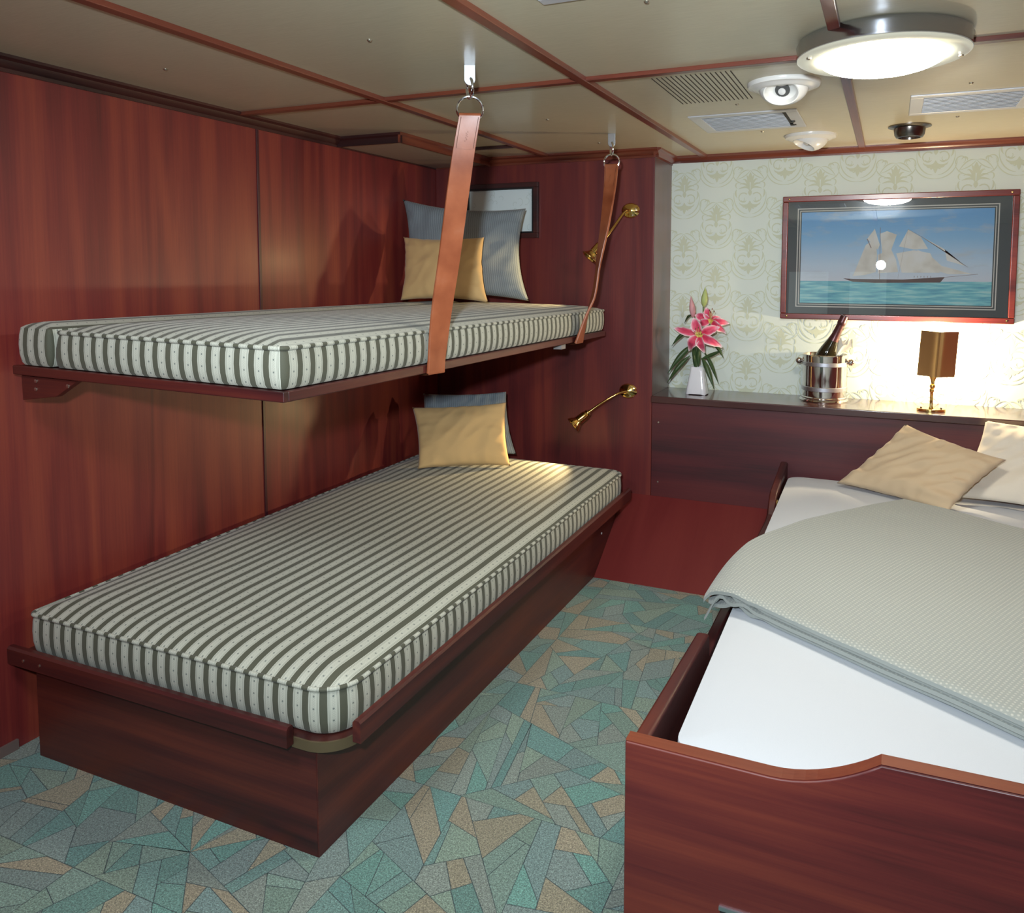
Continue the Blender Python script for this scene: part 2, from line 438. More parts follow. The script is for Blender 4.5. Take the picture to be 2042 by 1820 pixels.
struct('trim_1', MB().box(0, -1.275, .0, .004, -1.263, H-.03), plain('seam_line', (.060, .012, .018), .4), bevel=.001)
struct('wall_back_left', MB().box(0, 0, 0, PX, WY, H), BACKW, bevel=.003)
RETW = wood('mahogany_return', 'Z', dark=(.06, .022, .022), mid=(.10, .038, .034), light=(.14, .05, .04), rough=.4, coat=.8, coatr=.34)
struct('trim_12', MB().box(PX, .004, SZ, PX+.0015, WY, H-.042), RETW)
struct('wall_right', MB().box(XR, YF, 0, XR+.05, WY, H), BACKW)
# wall behind the camera: pale panels between dark wood posts
mb = MB().box(-.05, YF-.05, 0, XR+.05, YF, H); struct('wall_front', mb, BACKW)
for k, (a, b) in enumerate(((1.25, 1.62), (1.82, 2.15))):
    struct('door_%d' % (k+1), MB().box(a, YF, .05, b, YF+.03, 1.45), plain('pale_door', (.66, .72, .72), .5))
struct('baseboard_left', MB().box(0, YF, 0, .008, -2.24, .028), GREYT)

def damask_wall():
    mb = MB(); mb.box(0, WY, 0, XR, WY+.05, H)
    mb.mi = 1
    y = WY-.0006
    def ribbon(pts, wid, ox, oz, sx, y):
        n = len(pts); L, R = [], []
        for i in range(n):
            a = pts[max(i-1, 0)]; b = pts[min(i+1, n-1)]
            dx, dz = b[0]-a[0], b[1]-a[1]; d = sqrt(dx*dx+dz*dz) or 1
            nx, nz = -dz/d, dx/d; w = wid(i/(n-1))
            L.append((pts[i][0]+nx*w, pts[i][1]+nz*w)); R.append((pts[i][0]-nx*w, pts[i][1]-nz*w))
        vs = [(ox+sx*p[0], y, oz+p[1]) for p in L] + [(ox+sx*p[0], y, oz+p[1]) for p in R]
        if any(v[2] < SZ or v[2] > H-.02 or v[0] < PX+.002 or v[0] > XR for v in vs): 
            vs = [(min(max(v[0], PX+.001), XR), v[1], min(max(v[2], SZ-.02), H-.005)) for v in vs]
        mb.add(vs, [(i, i+1, n+i+1, n+i) for i in range(n-1)])
    def bez(a, b, c, d, n=9):
        o = []
        for i in range(n+1):
            t = i/n; u = 1-t
            o.append(tuple(a[k]*u**3+3*b[k]*u*u*t+3*c[k]*u*t*t+d[k]*t**3 for k in (0, 1)))
        return o
    def spiral(c, r0_, r1_, a0, a1, n=14):
        return [(c[0]+(r0_+(r1_-r0_)*i/n)*cos(a0+(a1-a0)*i/n), c[1]+(r0_+(r1_-r0_)*i/n)*sin(a0+(a1-a0)*i/n)) for i in range(n+1)]
    lens = lambda w: (lambda t: w*sin(pi*min(max(t, .02), .98))+.0006)
    tap = lambda w: (lambda t: w*(1-.75*t)+.0004)
    st = []
    st.append((bez((0, .052), (.004, .066), (.004, .078), (0, .092)), lens(.0055)))
    for tx, tz, w in ((.018, .084, .004), (.032, .070, .0045), (.044, .052, .0045), (.050, .034, .004)):
        st.append((bez((.003, .018), (.004, .04), (tx*.6, tz*1.05), (tx, tz-.006)), lens(w)))
    st.append((bez((.050, .052), (.064, .056), (.068, .036), (.056, .030)), lens(.0022)))
    st.append((bez((0, .0), (.003, .01), (.003, .016), (0, .024)), lens(.006)))
    st.append((spiral((.031, -.010), .024, .007, 2.4, -3.6), tap(.0026)))
    st.append((spiral((.031, -.010), .018, .010, 3.6, 5.6), lens(.003)))
    st.append((bez((.055, -.008), (.064, .004), (.066, .016), (.058, .026)), lens(.0035)))
    st.append((bez((0, -.020), (.006, -.034), (.004, -.052), (0, -.066)), lens(.005)))
    for tx, tz in ((.016, -.052), (.030, -.044), (.042, -.034)):
        st.append((bez((.002, -.024), (.008, -.044), (tx, tz-.006), (tx+.004, tz+.008)), lens(.0034)))
    st.append((bez((.010, -.072), (.04, -.070), (.074, -.040), (.070, .012), 12), lens(.0019)))
    st.append((spiral((.052, .098), .024, .008, -.5, 4.2), tap(.0022)))
    st.append((bez((.076, .085), (.072, .064), (.05, .050), (.026, .048)), lens(.0017)))
    st.append((spiral((.040, .100), .014, .006, .2, 3.4), lens(.0032)))
    st.append((bez((.004, .100), (.02, .106), (.045, .094), (.064, .058)), lens(.0020)))
    st.append((bez((.0, .100), (.012, .084), (.03, .072), (.056, .066)), lens(.0016)))
    st.append((bez((.0, -.085), (.03, -.088), (.075, -.07), (.080, -.02), 12), lens(.0016)))
    st = [([(p[0]*1.08, p[1]*1.2) for p in pts], w) for pts, w in st]
    dx, dz = .318, .297
    for i in range(-1, 9):
        for j in range(-1, 5):
            for hx, hz in ((0, 0), (dx/2, dz/2)):
                ox, oz = 1.238+dx*i+hx, .80+dz*j+hz
                if ox < PX-.1 or ox > XR+.1 or oz < SZ-.12 or oz > H+.1: continue
                for ki, (pts, wd_) in enumerate(st):
                    for sx in (1, -1):
                        xs = [ox+sx*p[0] for p in pts]; zs = [oz+p[1] for p in pts]
                        if max(xs) < PX+.002 or min(xs) > XR or max(zs) < SZ or min(zs) > H-.02: continue
                        ribbon(pts, wd_, ox, oz, sx, WY-.0004-.00004*(2*ki+(sx > 0)))
    return struct('wall_back', mb, [PAPER, PAPER2], fix=False)
damask_wall()

# ceiling strips and cove mouldings
def strip(name, x0, y0, x1, y1, mat, t=.014):
    return struct(name, MB().box(x0, y0, H-t, x1, y1, H+.001), mat, bevel=.002)
strip('trim_2', .618, YF, .648, 0, TRIMY); strip('trim_3', 1.322, YF, 1.352, WY, TRIMY)
strip('trim_4', 2.036, YF, 2.064, -1.61, TRIMY); strip('trim_5', 2.036, -1.28, 2.064, WY, TRIMY)
strip('trim_6', 0, -1.378, 1.95, -1.350, TRIMX, .012); strip('trim_7', 2.35, -1.378, XR, -1.350, TRIMX, .012)
strip('trim_17', .30, -.345, .62, -.322, DARKX, .012)
cove = [(0, 0), (.034, 0), (.034, -.008), (.022, -.014), (.016, -.026), (.006, -.032), (.006, -.042), (0, -.042)]
struct('trim_8', MB().prism([(p[0], H+p[1]) for p in cove], 'y', YF, 0), DARKY)
struct('trim_9', MB().prism([(-p[0], H+p[1]) for p in cove], 'x', 0, PX+.02), TRIMX)
struct('trim_10', MB().prism([(PX+p[0], H+p[1]) for p in cove], 'y', -.02, WY), TRIMY)
struct('trim_11', MB().prism([(WY-p[0]*.8, H+p[1]*.8) for p in cove], 'x', PX, XR), TRIMX)

# ---------------------------------------------------------------- ledge behind the double bed
LEDGE = wood('ledge_wood', 'X', dark=(.020, .008, .010), mid=(.05, .014, .014), light=(.09, .024, .018), rough=.3, coat=.9, coatr=.12)
led = thing('headboard_ledge', (2.2, .1, 0), 'dark wooden ledge and headboard panel below the patterned wallpaper', 'shelf')
MB().box(PX-.001, -.012, SZ-.032, XR, WY, SZ).build('shelf_top', LEDGE, led, bevel=.004)
MB().box(PX+.002, .002, .262, XR, .03, SZ-.032).build('front_panel', PANW, led)
MB().prism([(.0, .266), (-.43, .0), (-.41, 0), (.02, .25)], 'x', 1.0435, 1.762).build('sloped_panel', SLOPW, led)
for x, z in ((1.205, .62), (1.205, .335)):
    MB().lathe([(.004, 0), (.004, .0015), (.0001, .002)], 12, (x, .002, z), (0, -1, 0)).build('screw', SCREW, led)

# ---------------------------------------------------------------- mattresses
def rrect(x0, y0, x1, y1, r, n=7, seg=26):
    """rounded rectangle, starting on the near (min y) side at the left; r = (near-left, near-right, far-right, far-left); returns pts"""
    pts = []
    def arc(cx, cy, rr, a0):
        for i in range(n+1):
            a = a0+pi/2*i/n; pts.append((cx+rr*cos(a), cy+rr*sin(a)))
    def edge(a, b, k):
        for i in range(1, k): pts.append((a[0]+(b[0]-a[0])*i/k, a[1]+(b[1]-a[1])*i/k))
    arc(x0+r[0], y0+r[0], r[0], pi); edge((x0+r[0], y0), (x1-r[1], y0), seg)
    arc(x1-r[1], y0+r[1], r[1], -pi/2); edge((x1, y0+r[1]), (x1, y1-r[2]), seg)
    arc(x1-r[2], y1-r[2], r[2], 0); edge((x1-r[2], y1), (x0+r[3], y1), seg)
    arc(x0+r[3], y1-r[3], r[3], pi/2); edge((x0, y1-r[3]), (x0, y0+r[0]), seg)
    return pts
def mattress(name, rect, r, z0, z1, crown, fall, mat, label, warp=None, bulge=.006, piping=True, cat='mattress', usides=True, group=None, wrinkle=0.0):
    x0, y0, x1, y1 = rect
    warp = warp or (lambda p: p)
    th = thing(name, ((x0+x1)/2, (y0+y1)/2, z0), label, cat, group)
    base = rrect(x0, y0, x1, y1, r); N = len(base)
    # arclength parameter that equals x along the near side
    per = []; L = x0
    start = 0
    for i in range(N):
        if i: L += sqrt((base[i][0]-base[i-1][0])**2+(base[i][1]-base[i-1][1])**2)
        per.append(L)
    shift = per[8]-base[8][0]; per = [p-shift for p in per]
    mb = MB(); rings = []
    hz = z1-z0
    prof = [(-.012, z0+.002), (.0, z0), ] if False else []
    side = [(-.006, 0.0), (0, .08), (bulge*.8, .3), (bulge, .55), (bulge*.7, .8), (0, 1.0)]
    def ring(off, z):
        q = rrect(x0-off, y0-off, x1+off, y1+off, tuple(max(k+off, .002) for k in r)); return [warp(Vector((p[0], p[1], z))) for p in q]
    vs = []; uvs = []
    for off, t in side:
        vs += ring(off, z0+hz*t); uvs += [(per[i], z0+hz*t) for i in range(N)]
    fs = [(j*N+i, j*N+(i+1), (j+1)*N+(i+1), (j+1)*N+i) for j in range(len(side)-1) for i in range(N-1)]
    mb.add(vs, fs, uvs)
    # closing column (its own uv so the seam does not smear)
    for j in range(len(side)-1):
        a, b, c, d = vs[j*N+N-1], vs[j*N], vs[(j+1)*N], vs[(j+1)*N+N-1]
        e = per[-1]+(Vector(base[0])-Vector(base[-1])).length
        mb.add([a, b, c, d], [(0, 1, 2, 3)], [(per[-1], a.z), (e, b.z), (e, c.z), (per[-1], d.z)])
    mb.add(ring(-.006, z0), [tuple(range(N))[::-1]], [(.01, 0)]*N)
    ins = [0, .004, .012, .025, .042, .065, .095, .13, .18, .24, .32]
    half = min(x1-x0, y1-y0)/2
    ins = [k for k in ins if k < half*.92]
    tv = []; tu = []
    for k in ins:
        q = rrect(x0+k, y0+k, x1-k, y1-k, tuple(max(c-k, .004) for c in r))
        for p in q:
            z = z1+crown*(1-exp(-k/fall))
            if wrinkle and k > .01: z += wrinkle*noise.noise(Vector((p[0]*5, p[1]*5, .3)))
            tv.append(warp(Vector((p[0], p[1], z)))); tu.append((p[0], p[1]))
    K = len(ins)
    fs = [(j*N+i, j*N+(i+1) % N, (j+1)*N+(i+1) % N, (j+1)*N+i) for j in range(K-1) for i in range(N)]
    fs.append(tuple((K-1)*N+i for i in range(N)))
    mb.add(tv, fs, tu)
    mb.build('cover', mat, th, smooth=60, fix=False)
    if piping:
        q = ring(.002, z1-.001)
        MB().tube(q, .0055, 8, closed=True, uvf=lambda i, k, L_: (per[i], .004*k)).build('piping', mat, th, smooth=80, fix=False)
    return th
# lower bunk, upper bunk (outer edge hangs a little lower than the wall side), filler strip along the wall
mattress('bunk_mattress', (.072, -2.232, 1.100, -.19), (.02, .085, .07, .03), .287, .395, .030, .055, STR,
         'long green and cream striped mattress on the lower bunk', warp=lambda p: p+Vector((0, 0, -.003*(p.x-.5)+.0115*(p.y+2.23))), wrinkle=.003)
UPW = lambda p: p+Vector((0, 0, .012-.016*p.x-.008*(p.y+2.24)/2.1))
mattress('bunk_mattress', (.240, -2.236, .968, -.10), (.012, .018, .03, .02), 1.067, 1.160, .026, .06, STR,
         'striped mattress on the hanging upper bunk beneath the leather straps', warp=lambda p: UPW(p)+Vector((-.02*(1-(p.z-1.064)/.1) if p.x < .25 and p.z < 1.16 else 0, 0, 0)))
mattress('filler_cushion', (.082, -2.238, .205, -.10), (.02, .008, .01, .01), 1.067, 1.165, .020, .03, STR,
         'narrow striped filler cushion wedged between upper mattress and panelled wall', warp=UPW, piping=False, cat='cushion')
mattress('double_mattress', (1.808, -2.192, 3.18, -.035), (.05, .05, .07, .06), .222, .436, .012, .05, SHEET,
         'white sheeted mattress on the double bed', warp=lambda p: p+Vector((.034*(-p.y-.1)/2.1*max(0, 1-(p.x-1.8)/1.3), 0, 0)), piping=False, bulge=.004)

# ---------------------------------------------------------------- lower bunk base
bk = thing('bunk_bed', (.55, -1.2, 0), 'dark red wooden box bunk standing on the carpet against the left wall', 'bed')
LOW = lambda p: p+Vector((0, 0, .0110*(p.y+2.24))) if p.z > .2 else p
MB().box(.09, -2.236, 0, 1.0385, -2.216, .260).build('end_panel', BASEW, bk)
def warped(m, w):
    m.v = [w(v) for v in m.v]; return m
warped(MB().box(1.0385, -2.2355, 0, 1.0425, -.03, .260), LOW).build('side_panel', BASEY, bk)
pl = rrect(.03, -2.250, 1.112, -.20, (.004, .088, .01, .004))
warped(MB().prism(pl, 'z', .261, .2815), LOW).build('platform', DARKY, bk)
q = rrect(.03, -2.2535, 1.1155, -.20, (.004, .0915, .01, .004), n=14)
c = [p for p in q if p[0] > .96 and p[1] < -2.13]
qi = rrect(.0345, -2.249, 1.111, -.2045, (.004, .087, .01, .004), n=14)
c2 = [qi[k] for k in range(len(q)) if q[k][0] > .96 and q[k][1] < -2.13]
sub(MB().prism(c + c2[::-1], 'z', .259, .2825).build('corner_strip', OLIVE, bk), 'rounded bronze corner strip')
MB().prism([(-2.276, .268), (-2.2545, .268), (-2.2545, .309), (-2.259, .315), (-2.271, .315), (-2.276, .309)], 'x', .035, .992).build('end_rail', BASEW, bk)
warped(MB().prism([(1.1165, .275), (1.138, .275), (1.138, .320), (1.133, .326), (1.121, .326), (1.1165, .320)], 'y', -2.205, -.205), LOW).build('side_rail', BASEY, bk)
for x in (.10, .165):
    MB().lathe([(.004, 0), (.004, .0015), (.0001, .002)], 10, (x, -2.276, .288), (0, -1, 0)).build('screw', SCREW, bk)
sub(MB().lathe([(.005, 0), (.005, .002), (.0001, .003)], 10, (1.0425, -.33, .165), (1, 0, 0)).build('screw', plain('white_dot', (.8, .78, .75), .4), bk), 'pale screw cap')

# ---------------------------------------------------------------- upper bunk board
ub = thing('upper_bunk', (.5, -1.2, 1.03), 'dark wooden upper bunk board hung from two leather straps', 'bed')
mb = MB()
def bx8(m, x0, y0, z0, x1, y1, z1, w):
    o = len(m.v); m.box(x0, y0, z0, x1, y1, z1)
    for i in range(o, len(m.v)): m.v[i] = w(m.v[i])
bx8(mb, .065, -2.226, 1.041, .960, -.11, 1.063, UPW); mb.build('board', DARKY, ub)
mb = MB(); bx8(mb, .062, -2.243, 1.040, .976, -2.226, 1.0645, UPW); mb.build('end_edge', BASEW, ub, bevel=.003)
mb = MB(); bx8(mb, .960, -2.226, 1.040, .976, -.108, 1.0645, UPW); mb.build('side_edge', BASEY, ub, bevel=.003)
brk = MB().prism([(.082, .982), (.215, .999), (.300, 1.045), (.080, 1.048)], 'y', -2.232, -2.214).build('wall_bracket', BASEW, ub, bevel=.002)
for x, z in ((.139, 1.036), (.137, 1.014), (.262, 1.030)):
    MB().lathe([(.0055, 0), (.005, .002), (.0001, .003)], 12, (x, -2.232, z), (0, -1, 0)).build('screw', SCREW, ub)
MB().box(.93, -.62, 1.010, .965, -.575, 1.032).build('catch', plain('grey_catch', (.3, .28, .28), .5), ub)

# ---------------------------------------------------------------- hanging straps
def hanging_strap(loc_y, top, path, w0, w1, ang, label, ringr, turn):
    x, y = top
    th = thing('hanging_strap', (x, y, H), label, 'strap', 'leather straps holding the upper bunk')
    # ceiling plate
    pw = .0155; ph = .054
    d = Vector((cos(radians(ang[0])), sin(radians(ang[0])), 0)); nn = Vector((d.y, -d.x, 0))
    prof = [(-pw, .001), (pw, .001), (pw, -ph+.016)] + [(pw*cos(a), -ph+.016+.016*-sin(a)) for a in [pi*k/10 for k in range(1, 10)]] + [(-pw, -ph+.016)]
    mb = MB(); n = len(prof)
    P0 = Vector((x, y, H))
    vs = [P0+d*p[0]+nn*.004+Vector((0, 0, p[1])) for p in prof] + [P0+d*p[0]-nn*.004+Vector((0, 0, p[1])) for p in prof]
    mb.add(vs, [tuple(range(n)), tuple(range(n, 2*n))[::-1]] + [(i, (i+1) % n, n+(i+1) % n, n+i) for i in range(n)])
    mb.build('ceiling_bracket', STEEL, th, bevel=.001)
    # shackle: elongated ring through the plate's eye
    zc = H-.060
    sh = []
    for k in range(28):
        a = 2*pi*k/28; sh.append(P0 + nn*(.013*cos(a)) + d*(.008*cos(a)) + Vector((0, 0, -.062+.027*sin(a))))
    MB().tube(sh, .0042, 8, closed=True).build('shackle', CHROME, th)
    mb = MB().lathe([(.0085, -.007), (.0085, .007)], 12, P0+Vector((0, 0, -.040))+d*-.004, nn); mb.build('bolt', STEEL, th)
    # D ring
    cz = H-.060-.027-ringr*.86
    rg = [P0 + d*(ringr*cos(a)) + Vector((0, 0, cz-H+ringr*.95*sin(a))) for a in [2*pi*k/32 for k in range(32)]]
    MB().tube(rg, .0036, 8, closed=True).build('ring', CHROME, th)
    # the strap itself: a twisting ribbon with thickness
    zt = cz-ringr*.52
    pts = [Vector((x, y, zt))] + [Vector(p) for p in path]
    def at(t):
        k = t*(len(pts)-1); i = min(int(k), len(pts)-2); f = k-i
        p0 = pts[max(i-1, 0)]; p1 = pts[i]; p2 = pts[i+1]; p3 = pts[min(i+2, len(pts)-1)]
        return .5*((2*p1)+(p2-p0)*f+(2*p0-5*p1+4*p2-p3)*f*f+(3*p1-p0-3*p2+p3)*f**3)
    T = .0045
    def fr(t):
        a = radians(turn(t)); dd = Vector((cos(a), sin(a), 0)); tg = (at(min(t+.01, 1))-at(max(t-.01, 0))).normalized()
        return dd, dd.cross(tg).normalized()
    sec = [(-1, -.5), (-.97, -1), (.97, -1), (1, -.5), (1, .5), (.97, 1), (-.97, 1), (-1, .5)]
    def fn(u, v):
        p = at(v); dd, nv_ = fr(v); w = (w0+(w1-w0)*v)/2; k = int(round(u*8)) % 8
        return p + dd*(w*sec[k][0]) + nv_*(T*sec[k][1])
    mb = MB().grid(fn, 8, 60, closed_u=True)
    b = mb.v; mb.f.append(list(range(8))); mb.m.append(0); mb.f.append([60*8+i for i in range(8)]); mb.m.append(0)
    st = mb.build('leather_band', LEATHER, th, smooth=50)
    # doubled-back end at the ring and the stitching beside it
    def fold(u, v):
        dd, nv_ = fr(.0); a = pi*v
        c_ = Vector((x, y, zt)); w = w0/2
        return c_ + dd*(w*(2*u-1)) + Vector((0, 0, 1))*(.008*sin(a)) + nv_*(.0048*cos(a)*1.25)
    MB().grid(fold, 6, 10).build('fold', LEATHER, th, fix=False)
    flap = MB()
    def fl(u, v):
        t = v*.16; p = at(t); dd, nv_ = fr(t); w = w0*.47
        return p + dd*(w*(2*u-1)) - nv_*(T+.0022 if True else 0)*FS
    FS = 1 if fr(.05)[1].dot(Vector((.3, -1, 0))) < 0 else -1
    flap.grid(fl, 4, 14); flap.build('sewn_flap', LEATHER, th, fix=False)
    dark = plain('stitch', (.10, .035, .02), .8)
    def on(t, off):
        p = at(t); dd, nv_ = fr(t); return p+dd*off-nv_*(T+.0036)*FS
    for s_ in (-1, 1):
        m = MB().grid(lambda u, v: on(.012+.145*v, w0*.40*s_+.0007*(2*u-1)+(.0006 if int(v*40) % 2 else 0)), 1, 40)
        m.build('stitching', dark, th, smooth=0, fix=False)
    zz = [0, 3, -3, 2, -2, 4, -3, 1, 3, -4, 0]      # blind-stamped mark, too worn to read
    m = MB().grid(lambda u, v: on(.085+.045*v, .0011*zz[min(int(v*10+.5), 10)]+.0005*(2*u-1)), 1, 10)
    m.build('stamped_mark', dark, th, smooth=0, fix=False)
    # wrap under the board edge
    e = pts[-1]; dd, nv_ = fr(1.0)
    def wrap(u, v):
        s_ = [(.0045, .002), (.003, -.004), (-.006, -.006), (-.042, -.005)]
        k = v*3; i = min(int(k), 2); f_ = k-i
        ax = s_[i][0]+(s_[i+1][0]-s_[i][0])*f_; az = s_[i][1]+(s_[i+1][1]-s_[i][1])*f_
        return Vector((e.x+ax, e.y, e.z+az)) + dd*(w1/2*(2*u-1))
    MB().grid(wrap, 6, 12).build('wrapped_end', LEATHER, th, fix=False)
    return th
hanging_strap(0, (1.099, -1.62), [(1.079, -1.620, 1.663), (1.062, -1.622, 1.557), (1.032, -1.624, 1.364), (1.006, -1.625, 1.213), (.993, -1.626, 1.11), (.986, -1.627, 1.034)], .060, .074, (28, 82),
              'wide tan leather strap nearest the camera, from ceiling to upper bunk edge', .036, lambda t: 28+54*min(1, t/.9)**1.1)
hanging_strap(0, (1.112, -.44), [(1.106, -.442, 1.670), (1.087, -.446, 1.516), (1.064, -.452, 1.371), (1.046, -.458, 1.235), (1.015, -.466, 1.139), (.986, -.478, 1.028)], .058, .082, (5, -86),
              'twisted leather strap hanging beside the upper reading lamp', .032, lambda t: 5-66*min(1, t/.55)**.75-30*max(0, (t-.7)/.3))

# ---------------------------------------------------------------- pillows
def pillow(name, corners, T, mat, label, group=None, pinch=.10, seed=0, wr=.026, wn=9.0, nrm=1):
    """corners: BL, BR, TR, TL"""
    BL, BR, TR, TL = [Vector(c_) for c_ in corners]
    nz = (BR-BL).cross(TL-BL).normalized()*nrm
    wU = (BR-BL).length; hV = (TL-BL).length
    N = 44
    def base(s, t):   # s,t in -1..1
        a = s*(1-pinch*(1-t*t)*abs(s)**1.5); b = t*(1-pinch*(1-s*s)*abs(t)**1.5)
        u, v = (a+1)/2, (b+1)/2
        return BL*(1-u)*(1-v)+BR*u*(1-v)+TR*u*v+TL*(1-u)*v
    mb = MB()
    for sg in (1, -1):
        def fn(u, v):
            s, t = 2*u-1, 2*v-1
            s = sin(s*pi/2*.999) if False else s
            e = max((1-s*s)*(1-t*t), 0)
            th = T/2*(e**.42)
            q = base(s, t)
            w = 0
            if e > 0:
                g = noise.noise(Vector((s*5.5+seed, t*1.2, sg*3)))*abs(t)**3 + noise.noise(Vector((t*5.5+seed, s*1.2, sg*3+9)))*abs(s)**3
                m1 = noise.noise(Vector((s*1.7+.8*t+seed*3, t*2.6-.5*s, sg*2.0))); m2 = noise.noise(Vector((s*3.2-t*2.0+seed, t*1.4, sg+5.0)))
                w = wr*e**.30*(1.1*g + .55*m1 - .55*abs(m2))
            return q + nz*(sg*(th+w*.9)) + nz*(.004*noise.noise(Vector((s*2, t*2, seed))))
        mb.grid(fn, N, N, uvf=lambda u, v: (u*wU, v*hV))
    o = mb.build(name, mat, None, smooth=0, fix=False)
    import bmesh
    bm = bmesh.new(); bm.from_mesh(o.data); bmesh.ops.remove_doubles(bm, verts=bm.verts[:], dist=.0004); bmesh.ops.recalc_face_normals(bm, faces=bm.faces[:]); bm.to_mesh(o.data); bm.free()
    o.data.polygons.foreach_set('use_smooth', [True]*len(o.data.polygons))
    recentre(o)
    return tag(o, label, 'pillow', group)
pillow('pillow', [(.025, -.375, 1.190), (.655, -.262, 1.190), (.600, -.18, 1.622), (.012, -.325, 1.672)], .14, GREY, 'large grey ribbed pillow standing on the upper bunk', seed=1, pinch=.13)
pillow('pillow', [(.140, -.545, 1.194), (.585, -.535, 1.192), (.505, -.420, 1.480), (.085, -.432, 1.486)], .11, YEL, 'mustard yellow pillow leaning on grey pillow, upper bunk', seed=2, pinch=.10, wr=.015)
pillow('pillow', [(.175, -.455, .456), (.575, -.235, .458), (.530, -.250, .758), (.150, -.375, .742)], .07, GREY, 'grey blue pillow mostly hidden behind a yellow one, lower bunk', seed=3, pinch=.07)
pillow('pillow', [(.285, -.640, .450), (.640, -.430, .453), (.585, -.360, .727), (.175, -.510, .698)], .095, YEL, 'mustard yellow pillow standing on the lower bunk mattress', seed=4, pinch=.07, wr=.015)
pillow('pillow', [(2.010, -.180, .462), (2.405, -.425, .455), (2.600, -.285, .640), (2.262, -.090, .712)], .10, BEIGE, 'tan beige pillow slumped at the head of the double bed', seed=5, pinch=.08, wr=.032)
pillow('pillow', [(2.430, -.240, .470), (2.900, -.370, .470), (2.990, -.100, .742), (2.550, -.060, .744)], .09, CREAM, 'cream pillow behind the tan pillow, against the headboard', seed=6, pinch=.08)

# ---------------------------------------------------------------- double bed
db = thing('double_bed', (2.45, -1.1, 0), 'dark red wooden double bed frame with notched footboard, in front right', 'bed')
def foot_profile():
    top = [(1.766, .464), (2.025, .463)]
    for k in range(1, 9):
        t = k/9; s_ = t*t*(3-2*t)
        top.append((2.025+.173*t, .463+.010*sin(pi*t*.5)*0+.064*(t**1.9)))
    top += [(2.200, .529), (3.22, .545)]
    return [(1.766, 0)] + top + [(3.22, 0)]
fp = foot_profile()
MB().prism(fp, 'y', -2.250, -2.213).build('footboard', FOOTW, db, bevel=.004, smooth=30)
# lighter cap along its top edge
tp = fp[1:-1]
mb = MB()
for a, b in zip(tp[:-1], tp[1:]):
    mb.add([(a[0], -2.247, a[1]+.0006), (b[0], -2.247, b[1]+.0006), (b[0], -2.216, b[1]+.0006), (a[0], -2.216, a[1]+.0006)], [(0, 1, 2, 3)])
sub(mb.build('cap_edge', TRIMX, db, fix=False), 'lighter top edge')
rail = [(-2.213, 0), (-2.213, .447), (-1.66, .418), (-1.645, .412), (-1.64, .36), (-.46, .36), (-.42, .37), (-.385, .41), (-.36, .436), (-.33, .445), (-.005, .492), (-.005, .28), (-.43, .0)]
MB().prism(rail, 'x', 1.766, 1.797).build('side_rail', BASEY, db, bevel=.007, smooth=30)
MB().box(1.80, -2.213, .02, 3.2, -.45, .218).build('base', DARKX, db)
sub(MB().sphere((1.80, -.375, .405), .010, 14, (.5, 1, 1.6)).build('latch', BRASS, db), 'small brass catch')
sub(MB().box(1.946, -2.2515, .04, 2.6, -2.240, .196).build('recess_shade', DARKM, db), 'black box as the shade in the drawer pull')  # solid black box stands in for the shade inside the drawer pull
MB().box(1.944, -2.254, .196, 2.602, -2.243, .203).build('recess_edge', STEEL, db)

# ---------------------------------------------------------------- blanket: a folded throw laid corner-wise
def blanket():
    A = Vector((1.752, -1.515)); e1 = Vector((.43, .905)).normalized(); e2 = Vector((.851, -.526)).normalized()
    L1, L2 = 1.18, 1.12
    mb = MB()
    bedl = 1.80
    rndm = random.Random(4)
    for lay in range(4):
        ins = (0.0, .012, .002, .020)[lay]; zoff = .4945-.0125*lay
        def P(u, v):
            a = u*L1; b = ins+v*(L2-ins)
            if lay: a = ins*.6+u*(L1-.02)
            q = A+e1*a+e2*b
            # soft bow along the end edge
            q = q + Vector((-.9, .42))*(.11*sin(pi*u**.85)*(1-v)**3)
            inside = q.x-(bedl+.012)
            z = zoff
            if inside < 0: z += -.9*(inside*inside)*9 - (.30+.18*lay)*(-inside)
            fade = (1-min(v*L2/.22, 1))*(1-min(u*L1/.30, 1))
            z += fade*.014*sin(b*70+lay*2.1+a*10)*(1 if lay else .3)
            z += .0035*noise.noise(Vector((q.x*6, q.y*6, lay*.2)))
            # rounded fold along the near long edge
            if lay < 2:
                k = max(0, 1-a/.02); z -= .006*k*k
            return Vector((q.x, q.y, z))
        n1, n2 = 70, 64
        T = .0046
        o = len(mb.v)
        mb.grid(lambda u, v: P(u**1.15, v**1.2)+Vector((0, 0, T)), n1, n2, uvf=lambda u, v: (u**1.15*L1, v**1.2*L2))
        mb.grid(lambda u, v: P(u**1.15, v**1.2)-Vector((0, 0, T)), n1, n2, uvf=lambda u, v: (u**1.15*L1, v**1.2*L2))
        w = n1+1; M = w*(n2+1)
        loop = [i for i in range(w)] + [j*w+n1 for j in range(1, n2+1)] + [n2*w+i for i in range(n1-1, -1, -1)] + [j*w for j in range(n2-1, 0, -1)]
        uvd = {}
        for i in range(len(loop)):
            a_, b_ = loop[i], loop[(i+1) % len(loop)]
            mb.f.append([o+a_, o+b_, o+M+b_, o+M+a_]); mb.m.append(0); mb.uv[len(mb.f)-1] = [(0, 0)]*4
    o = mb.build('folded_throw', THROW, None, smooth=50, fix=True)
    recentre(o); tag(o, 'grey green dotted throw blanket folded and laid askew across the double bed', 'blanket')
blanket()

